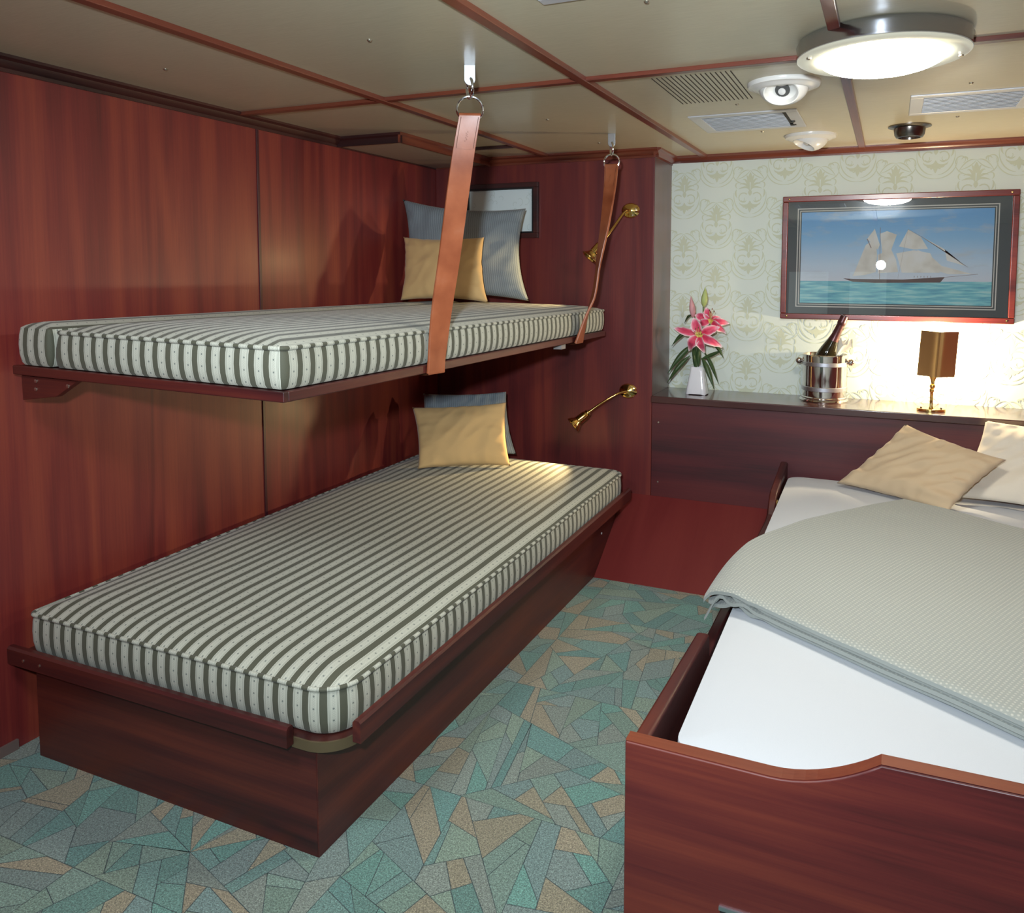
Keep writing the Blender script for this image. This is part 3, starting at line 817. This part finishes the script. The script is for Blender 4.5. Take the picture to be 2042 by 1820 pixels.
# ---------------------------------------------------------------- reading lamps
def reading_lamp(plate, path, head_dir, rim, label, rimstyle):
    th = thing('reading_lamp', plate, label, 'lamp', 'brass reading lamps on the panelled wall')
    P = Vector(plate)
    mb = MB().lathe([(.040, 0), (.041, .004), (.036, .010), (.022, .014), (.012, .020), (.0001, .022)], 32, P, (0, -1, 0))
    for i in range(len(mb.v)): mb.v[i].z = P.z+(mb.v[i].z-P.z)*.86; mb.v[i].x = P.x+(mb.v[i].x-P.x)*1.08
    mb.build('wall_plate', BRASS, th)
    for dx, dz in ((.012, -.022), (.026, .006)):
        MB().lathe([(.0045, 0), (.004, .003), (.0001, .0035)], 10, P+Vector((dx, -.010, dz)), (0, -1, 0)).build('screw', SCREW, th)
    pts = [Vector(p) for p in path]; full = []
    for i in range(len(pts)-1):
        p0 = pts[max(i-1, 0)]; p1 = pts[i]; p2 = pts[i+1]; p3 = pts[min(i+2, len(pts)-1)]
        for k in range(8):
            f = k/8; full.append(.5*((2*p1)+(p2-p0)*f+(2*p0-5*p1+4*p2-p3)*f*f+(3*p1-p0-3*p2+p3)*f**3))
    full.append(pts[-1])
    MB().tube(full, .0062, 12).build('gooseneck', BRASS, th)
    d = Vector(head_dir).normalized(); e = pts[-1]
    HS = 1.3
    prof = [(.0001, -.006), (.010, -.006), (.011, 0), (.0135, .004), (.0135, .010), (.011, .013), (.0155, .022), (.0165, .058), (.0175, .062), (.0165, .066), (.020, .074), (.024, .080)]
    prof += [(rim*.85, .084), (rim, .090), (rim, .094), (rim*.86, .097)] if rimstyle else [(.026, .084), (rim*.95, .092), (rim, .096), (rim*.97, .098)]
    prof += [(rim*.80, .094), (.018, .080)]
    prof = [(a*(HS if b > .003 else 1), b) for a, b in prof]
    sub(MB().lathe(prof, 28, e, d).build('lamp_head', BRASS, th), 'polished brass head')
    MB().lathe([(.0001, .081), (.0175, .081)], 20, e, d).build('bulb', emit('warm_bulb', (1, .72, .35), 6.0), th)
    return th
reading_lamp((1.059, 0, 1.612), [(1.059, -.016, 1.612), (1.043, -.05, 1.600), (1.008, -.10, 1.530), (.970, -.140, 1.462)], (-.46, -.25, -.62), .032,
             'brass gooseneck reading lamp above the upper bunk', True)
reading_lamp((1.056, 0, .760), [(1.056, -.016, .760), (1.018, -.05, .750), (.955, -.10, .708), (.905, -.132, .668)], (-.60, -.38, -.55), .030,
             'brass gooseneck reading lamp above the lower bunk', False)

# ---------------------------------------------------------------- small framed opening behind the upper pillow
fr = thing('framed_panel', (.38, 0, 1.49), 'small dark framed panel of pale wallpaper behind the upper pillow', 'frame')
def frame_ring(x0, z0, x1, z1, w, y0, y1):
    m = MB(); m.box(x0, y0, z0, x1, y1, z0+w); m.box(x0, y0, z1-w, x1, y1, z1); m.box(x0, y0, z0+w, x0+w, y1, z1-w); m.box(x1-w, y0, z0+w, x1, y1, z1-w); return m
frame_ring(.170, 1.492, .590, 1.764, .024, -.024, 0).build('frame', DARKX, fr, bevel=.002)
frame_ring(.188, 1.510, .572, 1.746, .014, -.0215, -.001).build('rebate_shade', plain('rebate_shade_black', (.010, .009, .010), .5), fr)  # black ring paints the shadow inside the frame's rebate
mb = MB().box(.195, -.006, 1.518, .566, -.001, 1.738); mb.mi = 1
rr = random.Random(2)
for k in range(26):
    cx, cz = rr.uniform(.205, .555), rr.uniform(1.53, 1.725); r_ = rr.uniform(.010, .024); a0 = rr.uniform(0, 6.28); sg = rr.choice((-1, 1))
    pts = [(cx+r_*(1-i*.05)*cos(a0+sg*i*.36), cz+r_*(1-i*.05)*sin(a0+sg*i*.36)) for i in range(11)]
    for a, b in zip(pts[:-1], pts[1:]):
        dx_, dz_ = b[0]-a[0], b[1]-a[1]; L_ = sqrt(dx_*dx_+dz_*dz_); nx, nz_ = -dz_/L_*.0015, dx_/L_*.0015
        q = [(a[0]+nx, a[1]+nz_), (b[0]+nx, b[1]+nz_), (b[0]-nx, b[1]-nz_), (a[0]-nx, a[1]-nz_)]
        q = [(min(max(p[0], .203), .557), min(max(p[1], 1.525), 1.731)) for p in q]
        mb.add([(p[0], -.0064-.00002*k, p[1]) for p in q], [(0, 1, 2, 3)])
sub(mb.build('paper_panel', [plain('pale_paper', (.74, .84, .84), .6), plain('pale_paper_figure', (.64, .73, .71), .6)], fr, fix=False), 'pale blue green scroll paper')

# ---------------------------------------------------------------- ceiling fittings
hb = thing('ceiling_hatch', (.17, -.42, H), 'low boxed ceiling hatch in the corner above the left wall', 'hatch')
MB().box(.004, -.80, H-.036, .318, -.012, H-.001).build('hatch_panel', plain('hatch_vinyl', (.42, .345, .265), .45), hb)
cv = [(0, 0), (.016, 0), (.016, -.010), (.008, -.016), (.008, -.042), (0, -.042)]
MB().prism([(-.80-p[0], H+p[1]) for p in cv], 'x', .004, .330).build('hatch_trim', DARKX, hb)
MB().prism([(.318+p[0], H+p[1]) for p in cv], 'y', -.815, -.012).build('hatch_trim', TRIMY, hb)
MB().box(.010, -.797, H-.0375, .316, -.794, H-.036).build('pale_bead', plain('pale_bead', (.6, .52, .48), .5), hb)
MB().box(.313, -.797, H-.0375, .316, -.02, H-.036).build('pale_bead', MATS['pale_bead'], hb)

cl = thing('ceiling_light', (2.15, -1.455, H), 'large round glowing ceiling light with a chrome rim', 'lamp')
LC = (2.15, -1.455, 0)
MB().lathe([(.180, H), (.196, H-.002), (.200, H-.012), (.197, H-.026), (.199, H-.036), (.1985, H-.041), (.186, H-.041), (.180, H-.02)], 72, LC).build('chrome_base', plain('lamp_chrome', (.50, .52, .58), .16, 1.0), cl)
sub(MB().lathe([(.1855, H-.036), (.1975, H-.043), (.190, H-.0475), (.144, H-.0470)], 72, LC).build('glass_rim', plain('clear_rim', (.42, .42, .33), .12, 0.0, Emission_Color=(1, .95, .78, 1), Emission_Strength=.25), cl), 'clear glass rim of the lamp')
prof = [(.1445*cos(a), H-.0465-.037*sin(a)) for a in [pi/2*k/10 for k in range(10)]] + [(.0001, H-.0835)]
sub(MB().lathe(prof, 72, LC).build('diffuser', emit('lamp_diffuser', (1.0, .94, .81), LAMP_EMIT), cl), 'glowing white glass bowl')
for a in (205, 12):
    p = Vector((2.15+.179*cos(radians(a)), -1.455+.179*sin(radians(a)), H-.048))
    MB().lathe([(.006, 0), (.006, .004), (.0001, .006)], 14, p, (0, 0, -1)).build('screw', SCREW, cl)

def nozzle(loc, R, axis, label):
    th = thing('air_nozzle', (loc[0], loc[1], H), label, 'vent', 'round ceiling air nozzles')
    c_ = Vector((loc[0], loc[1], H))
    MB().lathe([(R*.70, 0), (R, 0), (R, -.006), (R*.97, -.012), (R*.86, -.014), (R*.80, -.019), (R*.68, -.021), (R*.66, -.010)], 48, c_).build('flange', WHITEP, th)
    rb = R*.68; d = Vector(axis).normalized(); bc = c_+Vector((0, 0, -.012))
    op = radians(46)
    pr = [(rb*sin(a), rb*cos(a)) for a in [op+(pi-op)*k/18 for k in range(19)]][::-1]
    pr[0] = (.0001, pr[0][1])
    pr += [(rb*sin(op)*.93, rb*cos(op)*.985), (rb*sin(op)*.78, rb*.42), (rb*sin(op)*.5, rb*.28), (.0001, rb*.25)]
    mb = MB().lathe(pr, 40, (0, 0, 0), d)
    for i in range(len(mb.v)):
        v = mb.v[i]; mb.v[i] = bc + Vector((v.x, v.y, v.z*.74 if v.z < 0 else v.z*.05))
    mb.build('ball', WHITEP, th)
    q = bc + Vector((d.x, d.y, d.z*.74))*(rb*.46)
    mb = MB().lathe([(.010, 0), (.011, .004), (.0001, .006)], 16, q, Vector((d.x, d.y, d.z*.9)))
    mb.build('button', plain('button_grey', (.62, .62, .62), .3), th)
    mb = MB().lathe([(rb*sin(op)*.30, 0), (rb*sin(op)*.42, .002)], 24, bc+Vector((d.x, d.y, d.z*.74))*(rb*.31), Vector((d.x, d.y, d.z*.9)))
    mb.build('throat', plain('throat_grey', (.07, .07, .07), .5), th)
nozzle((1.873, -1.075), .107, (-.04, -.74, -.67), 'white ball air nozzle beside the ceiling light')
nozzle((1.862, -.085), .104, (-.50, -.22, -.84), 'white ball air nozzle close to the wallpapered wall')
dn = thing('downlight', (2.236, -.16, H), 'dark bronze round ceiling downlight', 'lamp')
MB().lathe([(.060, H), (.078, H), (.078, H-.004), (.064, H-.008), (.058, H-.010), (.054, H-.034), (.048, H-.044), (.040, H-.046), (.036, H-.02), (.0001, H-.02)], 40, (2.236, -.16, 0)).build('bezel', GUNM, dn)
sub(MB().lathe([(.0001, H-.0225), (.035, H-.0225)], 24, (2.236, -.16, 0)).build('bulb', emit('down_bulb', (1, .9, .7), 1.5), dn), 'small bulb')

sv = MB()
for k in range(17):
    x = 1.522+.0144*k
    sv.box(x-.0014, -1.283, H-.0011, x+.0014, -.898, H+.002)
o = sv.build('slot_vent', plain('slot_dark', (.05, .035, .025), .8), None, smooth=0); recentre(o)
tag(o, 'row of narrow slots cut in the ceiling beside the white nozzle', 'vent')

def louvre(x0, y0, x1, y1, label, broken=False):
    th = thing('louvre_vent', ((x0+x1)/2, (y0+y1)/2, H), label, 'vent', 'rectangular ceiling vents')
    w = .042
    m = MB(); t = .005
    for a in ((x0, y0, x1, y0+w*.8), (x0, y1-w*.8, x1, y1), (x0, y0+w*.8, x0+w, y1-w*.8), (x1-w, y0+w*.8, x1, y1-w*.8)): m.box(a[0], a[1], H-t, a[2], a[3], H+.001)
    m.build('frame', ALU, th, bevel=.003)
    MB().box(x0+w, y0+w*.8, H-.0012, x1-w, y1-w*.8, H-.0006).build('backing', DARKM, th, smooth=0)
    m = MB(); n = 12
    for k in range(n):
        y = y0+w*.8+.008+(y1-y0-w*1.6-.012)*k/(n-1)
        m.box(x0+w, y-.0022, H-.0046, x1-w-(.012 if broken else 0), y+.0022, H-.0012)
    m.build('louvre', ALU, th, smooth=0)
    if broken:
        m = MB().lathe([(.009, 0), (.009, .004), (.004, .007), (.0001, .007)], 14, (x1-w*.85, (y0+y1)/2+.03, H-.005), (0, 0, -1)); m.build('lever', plain('black_lever', (.03, .03, .03), .4), th)
        MB().box(x1-w-.012, y1-w*1.9, H-.0056, x1-w*.75, y1-w*1.3, H-.005).build('slot', DARKM, th)
    return th
louvre(1.484, -.677, 1.869, -.322, 'metal louvred ceiling vent beside the slots, with a black lever', True)
louvre(2.227, -.742, 2.600, -.402, 'metal louvred ceiling vent right of the large ceiling light')
louvre(1.492, -2.36, 1.86, -2.008, 'metal ceiling vent just showing at the top of the picture')
sc0 = None
spots = [(.285, -1.919, 'tiny screw in the ceiling panel over the near end of the bunks'), (.989, -1.929, 'tiny screw in the ceiling near the camera side strap bracket'),
         (1.697, -1.933, 'tiny screw in the ceiling beside the vent at the top edge'), (.990, -.825, 'tiny screw in the ceiling between the two strap brackets'),
         (.985, -.238, 'tiny screw in the ceiling beside the far strap bracket'), (1.690, -.822, 'tiny screw in the ceiling between slots and louvred vent'),
         (1.691, -.257, 'tiny screw in the ceiling in front of the louvred vent lever'), (2.390, -.862, 'tiny screw in the ceiling between big light and right vent'),
         (2.392, -.302, 'tiny screw in the ceiling between right vent and wallpaper')]
for x, y, lb in spots:
    if sc0 is None:
        sc0 = MB().lathe([(.0001, H-.0045), (.004, H-.004), (.0065, H-.001), (.0065, H+.0005)], 14, (x, y, 0)).build('ceiling_screw', SCREW, None); recentre(sc0); o = sc0; z_ = sc0.location.z
    else:
        o = sc0.copy(); COL.objects.link(o); o.location = (x, y, z_)
    tag(o, lb, 'screw', 'ceiling screws')

# ---------------------------------------------------------------- ship picture
pc = thing('ship_picture', (2.1935, WY, 1.39), 'large framed glazed picture of a white sailing schooner at sea', 'picture')
X0, X1, Z0, Z1 = 1.712, 2.676, 1.108, 1.678
FRW = wood('picture_frame_wood', 'X', dark=(.05, .008, .008), mid=(.15, .022, .018), light=(.24, .05, .03), rough=.2, coat=.6)
mb = frame_ring(X0, Z0, X1, Z1, .026, WY-.030, WY-.001); mb.build('frame', FRW, pc, bevel=.004)
MB().box(X0+.022, WY-.012, Z0+.022, X1-.022, WY-.004, Z1-.022).build('mat', plain('charcoal_mat', (.11, .125, .125), .7), pc)
for k, (w, e) in enumerate(((.0045, 0), (.0035, .011))):
    frame_ring(1.779+e, 1.165+e, 2.605-e, 1.622-e, w, WY-.0135, WY-.0115).build('mat_line', plain('cream_line', (.78, .74, .66), .6), pc)
cx0, cx1, cz0, cz1 = 1.798, 2.586, 1.184, 1.603
cw, ch = cx1-cx0, cz1-cz0
HZ = .245
yy = WY-.0128
def pq(s, t): return (cx0+cw*s, cz0+ch*t)
def flat(pts, y_):
    n = len(pts); return MB().add([(p[0], y_, p[1]) for p in pts], [tuple(range(n))])
MB().box(cx0, yy, cz0+ch*HZ, cx1, yy+.001, cz1).build('painted_sky', sky_mat(), pc, smooth=0)
MB().box(cx0, yy, cz0, cx1, yy+.001, cz0+ch*HZ).build('painted_sea', sea_mat(), pc, smooth=0)
def Z5(px, py): return pq((px-240)/1545.0, (1000-py)/755.0)
def curve_poly(*pts): return [Z5(*p) for p in pts]
sails = [
 ((690, 775), (735, 660), (790, 520), (870, 470), (885, 600), (880, 740), (790, 765)),
 ((800, 470), (860, 390), (905, 520), (890, 560)),
 ((905, 430), (960, 410), (1040, 440), (1000, 560), (930, 620)),
 ((890, 600), (1000, 560), (1040, 640), (1060, 740), (900, 750)),
 ((1060, 535), (1130, 400), (1230, 460), (1290, 555), (1180, 560)),
 ((1040, 590), (1180, 565), (1310, 590), (1360, 700), (1390, 745), (1090, 745), (1070, 680)),
 ((1240, 460), (1420, 560), (1440, 650), (1580, 690), (1420, 575)),
 ((1200, 560), (1300, 600), (1400, 690), (1640, 755), (1450, 755), (1370, 730)),
]
mb = MB(); 
for k, s_ in enumerate(sails):
    mb.add([(p[0], yy-.0006-.00005*k, p[1]) for p in curve_poly(*s_)], [tuple(range(len(s_)))])
t_ = NT('painted_sails'); tc_ = t_.n('ShaderNodeTexCoord'); n_ = t_.n('ShaderNodeTexNoise', i_Vector=tc_.outputs['Object'], i_Scale=14.0, i_Detail=2.0)
t_.p(Base_Color=t_.ramp(n_.outputs[0], [(.35, (.80, .75, .66)), (.5, (.92, .88, .79)), (.65, (.95, .93, .88))]), Roughness=.7)
mb.build('painted_sails', t_.m, pc, smooth=0, fix=False)
mb = MB()
def pl_(pts, k): mb.add([(p[0], yy-.0012-.0001*k, p[1]) for p in curve_poly(*pts)], [tuple(range(len(pts)))])
pl_(((610, 793), (700, 797), (1100, 800), (1430, 778), (1395, 822), (870, 828), (690, 820)), 0)
hull_m = plain('painted_hull', (.14, .09, .08), .6)
mb.build('painted_hull', hull_m, pc, smooth=0, fix=False)
mb = MB()
for a, b, w in (((912, 800), (905, 380), 4), ((1060, 790), (1128, 395), 0), ((1410, 782), (1680, 755), 3), ((1230, 455), (1600, 700), 2), ((1128, 400), (1240, 460), 1.5), ((800, 470), (835, 545), 9)):
    p, q = Z5(*a), Z5(*b); L_ = sqrt((q[0]-p[0])**2+(q[1]-p[1])**2); w_ = w*.00016+.0003
    nx, nz_ = -(q[1]-p[1])/L_*w_, (q[0]-p[0])/L_*w_
    mb.add([(p[0]+nx, yy-.0018, p[1]+nz_), (q[0]+nx, yy-.0018, q[1]+nz_), (q[0]-nx, yy-.0018, q[1]-nz_), (p[0]-nx, yy-.0018, p[1]-nz_)], [(0, 1, 2, 3)])
for k in range(6):
    p = Z5(1190+26*k, 783); mb.add([(p[0]-.0012, yy-.0018, p[1]), (p[0]+.0012, yy-.0018, p[1]), (p[0]+.001, yy-.0018, p[1]+.007), (p[0]-.001, yy-.0018, p[1]+.007)], [(0, 1, 2, 3)])
mb.build('painted_rigging', plain('painted_rig', (.33, .25, .22), .6), pc, smooth=0, fix=False)
MB().prism([(WY-.0280, Z0+.024), (WY-.0210, Z1-.024), (WY-.0195, Z1-.024), (WY-.0265, Z0+.024)], 'x', X0+.024, X1-.024).build('glass', glass_pane(), pc, smooth=0)
for x in (X0+.030, X1-.030):
    for z in (Z0+.013, Z1-.013):
        MB().lathe([(.0045, 0), (.004, .002), (.0001, .003)], 12, (x, WY-.030, z), (0, -1, 0)).build('screw', BRASS, pc)

# ---------------------------------------------------------------- vase and lilies
def lw(zx, zy, y=.14):  # points read off the bouquet, in metres on the ledge
    return Vector((1.352+(1320+zx/7.583-1390)/412.0, y, SZ+.001+(784-(560+zy/7.583))/416.0))
vs_ = thing('flower_vase', (1.355, .14, SZ), 'small square white porcelain vase holding pink lilies', 'vase')
mb = MB()
levels = [(0, .049), (.004, .050), (.03, .046), (.07, .039), (.11, .032), (.130, .030), (.131, .0285), (.12, .028), (.03, .04), (.02, .01)]
n = 40; vsx = []
for z, w in levels:
    for i in range(n):
        a = 2*pi*i/n; k = (abs(cos(a))**6+abs(sin(a))**6)**(-1/6)
        x, y = w*k*cos(a), w*k*sin(a)*.8
        dz = .010*max(0, 1-(min(abs(x), abs(y))/(w*.75))**2) if z == 0 and max(abs(x)/w, abs(y)/(.8*w)) > .9 else 0
        vsx.append((1.355+x, .14+y, SZ+z+dz*(1 if z == 0 else 0)))
fs = [(j*n+i, j*n+(i+1) % n, (j+1)*n+(i+1) % n, (j+1)*n+i) for j in range(len(levels)-1) for i in range(n)]
mb.add(vsx, fs); mb.build('body', PORC, vs_, smooth=60)
ly = thing('lily_bouquet', (1.355, .14, SZ+.05), 'pink stargazer lily stem with two blooms and buds in white vase', 'flower')
def leaf(a, b, w, bow=.012, mat=LEAF, y0=.14, y1=.14, name='leaf', sag=.02):
    A = lw(*a, y0); B = lw(*b, y1); d = B-A; side = Vector((d.z, 0, -d.x)).normalized()
    def fn(u, v):
        p = A+d*v + Vector((0, 0, sag*sin(pi*v))) + side*(w*(2*u-1)*sin(pi*min(.97, max(.06, v**.8)))) + Vector((0, -bow*(1-(2*u-1)**2)*sin(pi*v), 0))
        return p
    m = MB().grid(fn, 4, 14)
    m.grid(lambda u, v: fn(u, v)+Vector((0, .0012, 0)), 4, 14)
    m.build(name, mat, ly, smooth=60, fix=False)
for a, b, w, y0, y1 in (((430, 515), (305, 650), .006, .16, .17), ((370, 770), (150, 992), .009, .16, .13), ((450, 960), (112, 1400), .013, .15, .11), ((420, 1130), (112, 1545), .011, .14, .10),
                        ((740, 905), (932, 1135), .010, .15, .12), ((640, 1080), (868, 1525), .009, .15, .12), ((612, 1150), (815, 1595), .013, .13, .10), ((590, 1175), (912, 1020), .009, .14, .15),
                        ((495, 1290), (500, 900), .010, .135, .13), ((555, 1290), (560, 900), .010, .135, .13), ((525, 1290), (460, 960), .008, .13, .12), ((650, 680), (850, 640), .008, .16, .15)):
    leaf(a, b, w, y0=y0, y1=y1, sag=.012 if b[1] > a[1] else 0)
MB().tube([lw(515, 1400), lw(520, 1100), lw(540, 800, .15), lw(600, 560, .16), lw(600, 380, .155)], [.006, .006, .005, .004, .003], 8).build('stem', LEAF2, ly)
MB().tube([lw(540, 800, .15), lw(480, 620, .155), lw(440, 530, .15)], [.004, .0035, .003], 8).build('stem', LEAF2, ly)
def bud(a, b, r, mat, name):
    A, B = lw(*a, .15), lw(*b, .145); L_ = (B-A).length
    prof = [(max(r*sin(pi*(t**.72))*(1+.0), .0004), L_*t) for t in [k/14 for k in range(15)]]
    mb = MB(); nn = 24; q = Vector((0, 0, 1)).rotation_difference((B-A).normalized()); vv = []
    for rr_, z in prof:
        for i in range(nn):
            a_ = 2*pi*i/nn; k = 1-.12*abs(sin(1.5*a_))**.5
            vv.append(A+q @ Vector((rr_*k*cos(a_), rr_*k*sin(a_), z)))
    mb.add(vv, [(j*nn+i, j*nn+(i+1) % nn, (j+1)*nn+(i+1) % nn, (j+1)*nn+i) for j in range(14) for i in range(nn)])
    mb.build(name, mat, ly, smooth=60)
bud((455, 560), (418, 225), .0155, plain('bud_pink', (.62, .30, .32), .5), 'pink_bud')
bud((608, 395), (632, 95), .0165, plain('bud_green', (.38, .46, .16), .5), 'green_bud')
def bloom(c, tips, y, curls, stam, nm):
    C_ = lw(*c, y)
    root = MB().sphere(C_+Vector((0, .012, 0)), .009, 12).build(nm, LEAF2, ly)
    for (tx, ty), (cu, w, out) in zip(tips, curls):
        B = lw(tx, ty, y); d = B-C_; L_ = d.length; side = Vector((d.z, 0, -d.x)).normalized()
        def fn(u, v):
            s_ = 2*u-1
            wv = 1.3*w*(sin(pi*min(.985, max(.05, v**.85))))**.8
            fwd = out*sin(pi*min(1, v*1.1))*1.0 - .030*cu*max(0, v-.55)**1.3*2
            p = C_ + d*(v*(1-.10*cu*v)) + side*(wv*s_) + Vector((0, -fwd-.010*(s_*s_-.5)*sin(pi*v), 0))
            p += Vector((0, 0, -.030*cu*max(0, v-.6)**1.5*2)) + Vector((0, .004*noise.noise(Vector((v*6, s_*4, tx*.01))), .003*noise.noise(Vector((v*9, s_*2, ty*.01)))))
            return p
        m = MB().grid(fn, 8, 16, uvf=lambda u, v: (u, v)); m.build('petal', PETAL, root, smooth=80, fix=False)
    m = MB(); m2 = MB()
    for (sx_, sy_) in stam:
        B = lw(sx_, sy_, y-.05); mid = (C_+B)/2+Vector((0, -.012, 0))
        m.tube([C_, mid, B], .0011, 6)
        m2.sphere(B, .0045, 8, (.55, .6, 1.1))
    m.build('filament', plain('filament', (.62, .55, .22), .5), root); m2.build('anther', plain('anther', (.16, .04, .02), .6), root)
bloom((720, 590), [(640, 395), (470, 500), (525, 655), (865, 535), (1000, 610), (955, 755)], .150, [(0, .017, .01), (.2, .018, .01), (.6, .015, .03), (.1, .015, .02), (.4, .015, .03), (.9, .016, .04)],
      [(730, 430), (770, 410), (800, 445), (745, 455)], 'lily_bloom')
bloom((585, 795), [(185, 705), (490, 545), (880, 665), (400, 1030), (940, 950), (655, 1055)], .105, [(.1, .015, .015), (.0, .020, .010), (.1, .018, .015), (.9, .019, .03), (.8, .017, .03), (.8, .016, .03)],
      [(600, 680), (560, 700), (640, 720), (540, 760), (650, 770)], 'lily_bloom')

# ---------------------------------------------------------------- wine cooler, bottle, napkin
BX, BY = 1.924, .196
wc = thing('champagne_bucket', (BX, BY, SZ), 'polished silver champagne bucket with two matte bands on the ledge', 'bucket')
c3 = (BX, BY, SZ)
MB().lathe([(.0001, .004), (.088, .004), (.090, .012), (.092, .10), (.0935, .208), (.0955, .212), (.0975, .210), (.0965, .204), (.0950, .10), (.094, .022), (.0001, .020)][::-1], 56, c3).build('body', SILVER, wc)
MB().lathe([(.090, 0), (.105, 0), (.1065, .005), (.104, .010), (.098, .013), (.0985, .018), (.094, .022), (.090, .022)], 56, c3).build('foot_ring', SILVER, wc)
for z in (.160, .048):
    sub(MB().lathe([(.0945, z), (.0972, z+.002), (.0976, z+.018), (.0955, z+.020)], 56, c3).build('band', BAND, wc), 'matte band')
for s_ in (1, -1):
    p = Vector((BX+s_*.094, BY-.03*0, SZ+.178))
    h_ = MB().lathe([(.012, 0), (.010, .004), (.005, .007), (.005, .013)], 16, p, (s_, 0, 0)).build('handle', SILVER, wc)
    MB().sphere(p+Vector((s_*.018, 0, 0)), .0155, 18).build('knob', SILVER, h_)
ax = (Vector((2.003, .182, 1.128))-Vector((1.884, .205, .842))).normalized(); b0 = Vector((1.884, .205, .842))
bt = thing('champagne_bottle', b0, 'dark green champagne bottle tilted in the silver bucket', 'bottle')
sub(MB().lathe([(.0001, 0), (.038, 0), (.042, .005), (.0435, .02), (.0435, .095), (.0415, .122), (.036, .150), (.029, .175), (.0225, .198), (.0185, .218), (.0165, .24)], 36, b0, ax).build('glass', plain('bottle_glass', (.020, .016, .007), .06, 0.0, Coat_Weight=.6), bt), 'dark green glass')
sub(MB().lathe([(.0238, .194), (.0212, .206), (.0188, .222), (.0172, .245), (.0162, .272), (.0182, .275), (.0185, .289), (.0168, .293), (.0172, .308), (.0155, .315), (.0001, .316)], 28, b0, ax).build('foil', plain('foil_plum', (.085, .028, .030), .30, .45), bt), 'dull plum foil')
lbq = Vector((0, 0, 1)).rotation_difference(ax)
m = MB()
m.grid(lambda u, v: b0 + lbq @ Vector((.0441*cos(-1.9+1.3*u), .0441*sin(-1.9+1.3*u), .03+.055*v)), 12, 4)
sub(m.build('paper_label', plain('cream_label', (.6, .55, .40), .5), bt, fix=False), 'cream label')
m = MB()
def nap(u, v):
    a = 2*pi*u; r = .008+.016*v+.020*v**3; z = .0+.105*v*(1+.16*sin(5*a)*v)
    return Vector((1.972+.036*v**3+ r*cos(a)*.7, .226+r*sin(a)*.5, .905+z+.008*sin(9*a+3*v)*v))
m.grid(nap, 60, 12); o = m.build('cloth_napkin', cloth('napkin', (.74, .70, .58), (.80, .76, .66), 'plain'), None, smooth=70, fix=False); recentre(o)
tag(o, 'crumpled cream napkin tucked in the bucket beside the bottle', 'napkin')

# ---------------------------------------------------------------- brass table lamp
LX, LY = 2.361, .085
tl = thing('table_lamp', (LX, LY, SZ), 'brass table lamp with folded metal shade lighting the wallpaper', 'lamp')
bp = [(LX+.056*cos(a)*(1 if abs(cos(a)) < .98 else 1), LY+.036*sin(a)) for a in [2*pi*(k+.5)/16 for k in range(16)]]
MB().prism(bp, 'z', SZ, SZ+.011).build('base', BRASS, tl, bevel=.002)
for s_ in (-.038, .038):
    MB().lathe([(.004, 0), (.004, .005), (.0001, .006)], 12, (LX+s_, LY, SZ+.011)).build('screw', GUNM, tl)
MB().lathe([(.012, .010), (.009, .015), (.0065, .020), (.0062, .078), (.009, .082), (.009, .092), (.006, .096)], 20, (LX, LY, SZ)).build('stem', BRASS, tl)
MB().sphere((LX+.002, LY, SZ+.105), .0115, 18).build('ball_joint', BRASS, tl)
MB().lathe([(.006, .112), (.0065, .118), (.008, .128), (.013, .140), (.0145, .146), (.010, .150), (.0001, .150)], 20, (LX+.003, LY, SZ)).build('socket_cup', BRASS, tl)
def shade(u, v):
    # plan: a shield bent to a ridge towards the room, left wing curling back
    x = -.070+.142*u; z = SZ+.147+.190*v
    ridge = .0
    y = .052 + (abs(x-.0)*.62 if x > 0 else abs(x)*.80) - .012*exp(-(x/.012)**2)
    lean = .010*v
    return Vector((LX+.012+x+lean, y-.004, z))
m = MB(); m.grid(shade, 28, 8)
m.grid(lambda u, v: shade(u, v)+Vector((0, .0018, 0)), 28, 8)
sub(m.build('shade', plain('shade_brass', (.74, .52, .26), .38, 1.0), tl, smooth=50, fix=False), 'folded brass shade')
MB().sphere((2.372, .118, SZ+.20), .016, 16, (1, 1, 1.6)).build('bulb', emit('lamp_bulb', (1, .82, .5), 12.0), tl)
MB().tube([(LX+.003, LY, SZ+.150), (LX+.008, .105, SZ+.175)], .008, 12).build('bulb_holder', BRASS, tl)
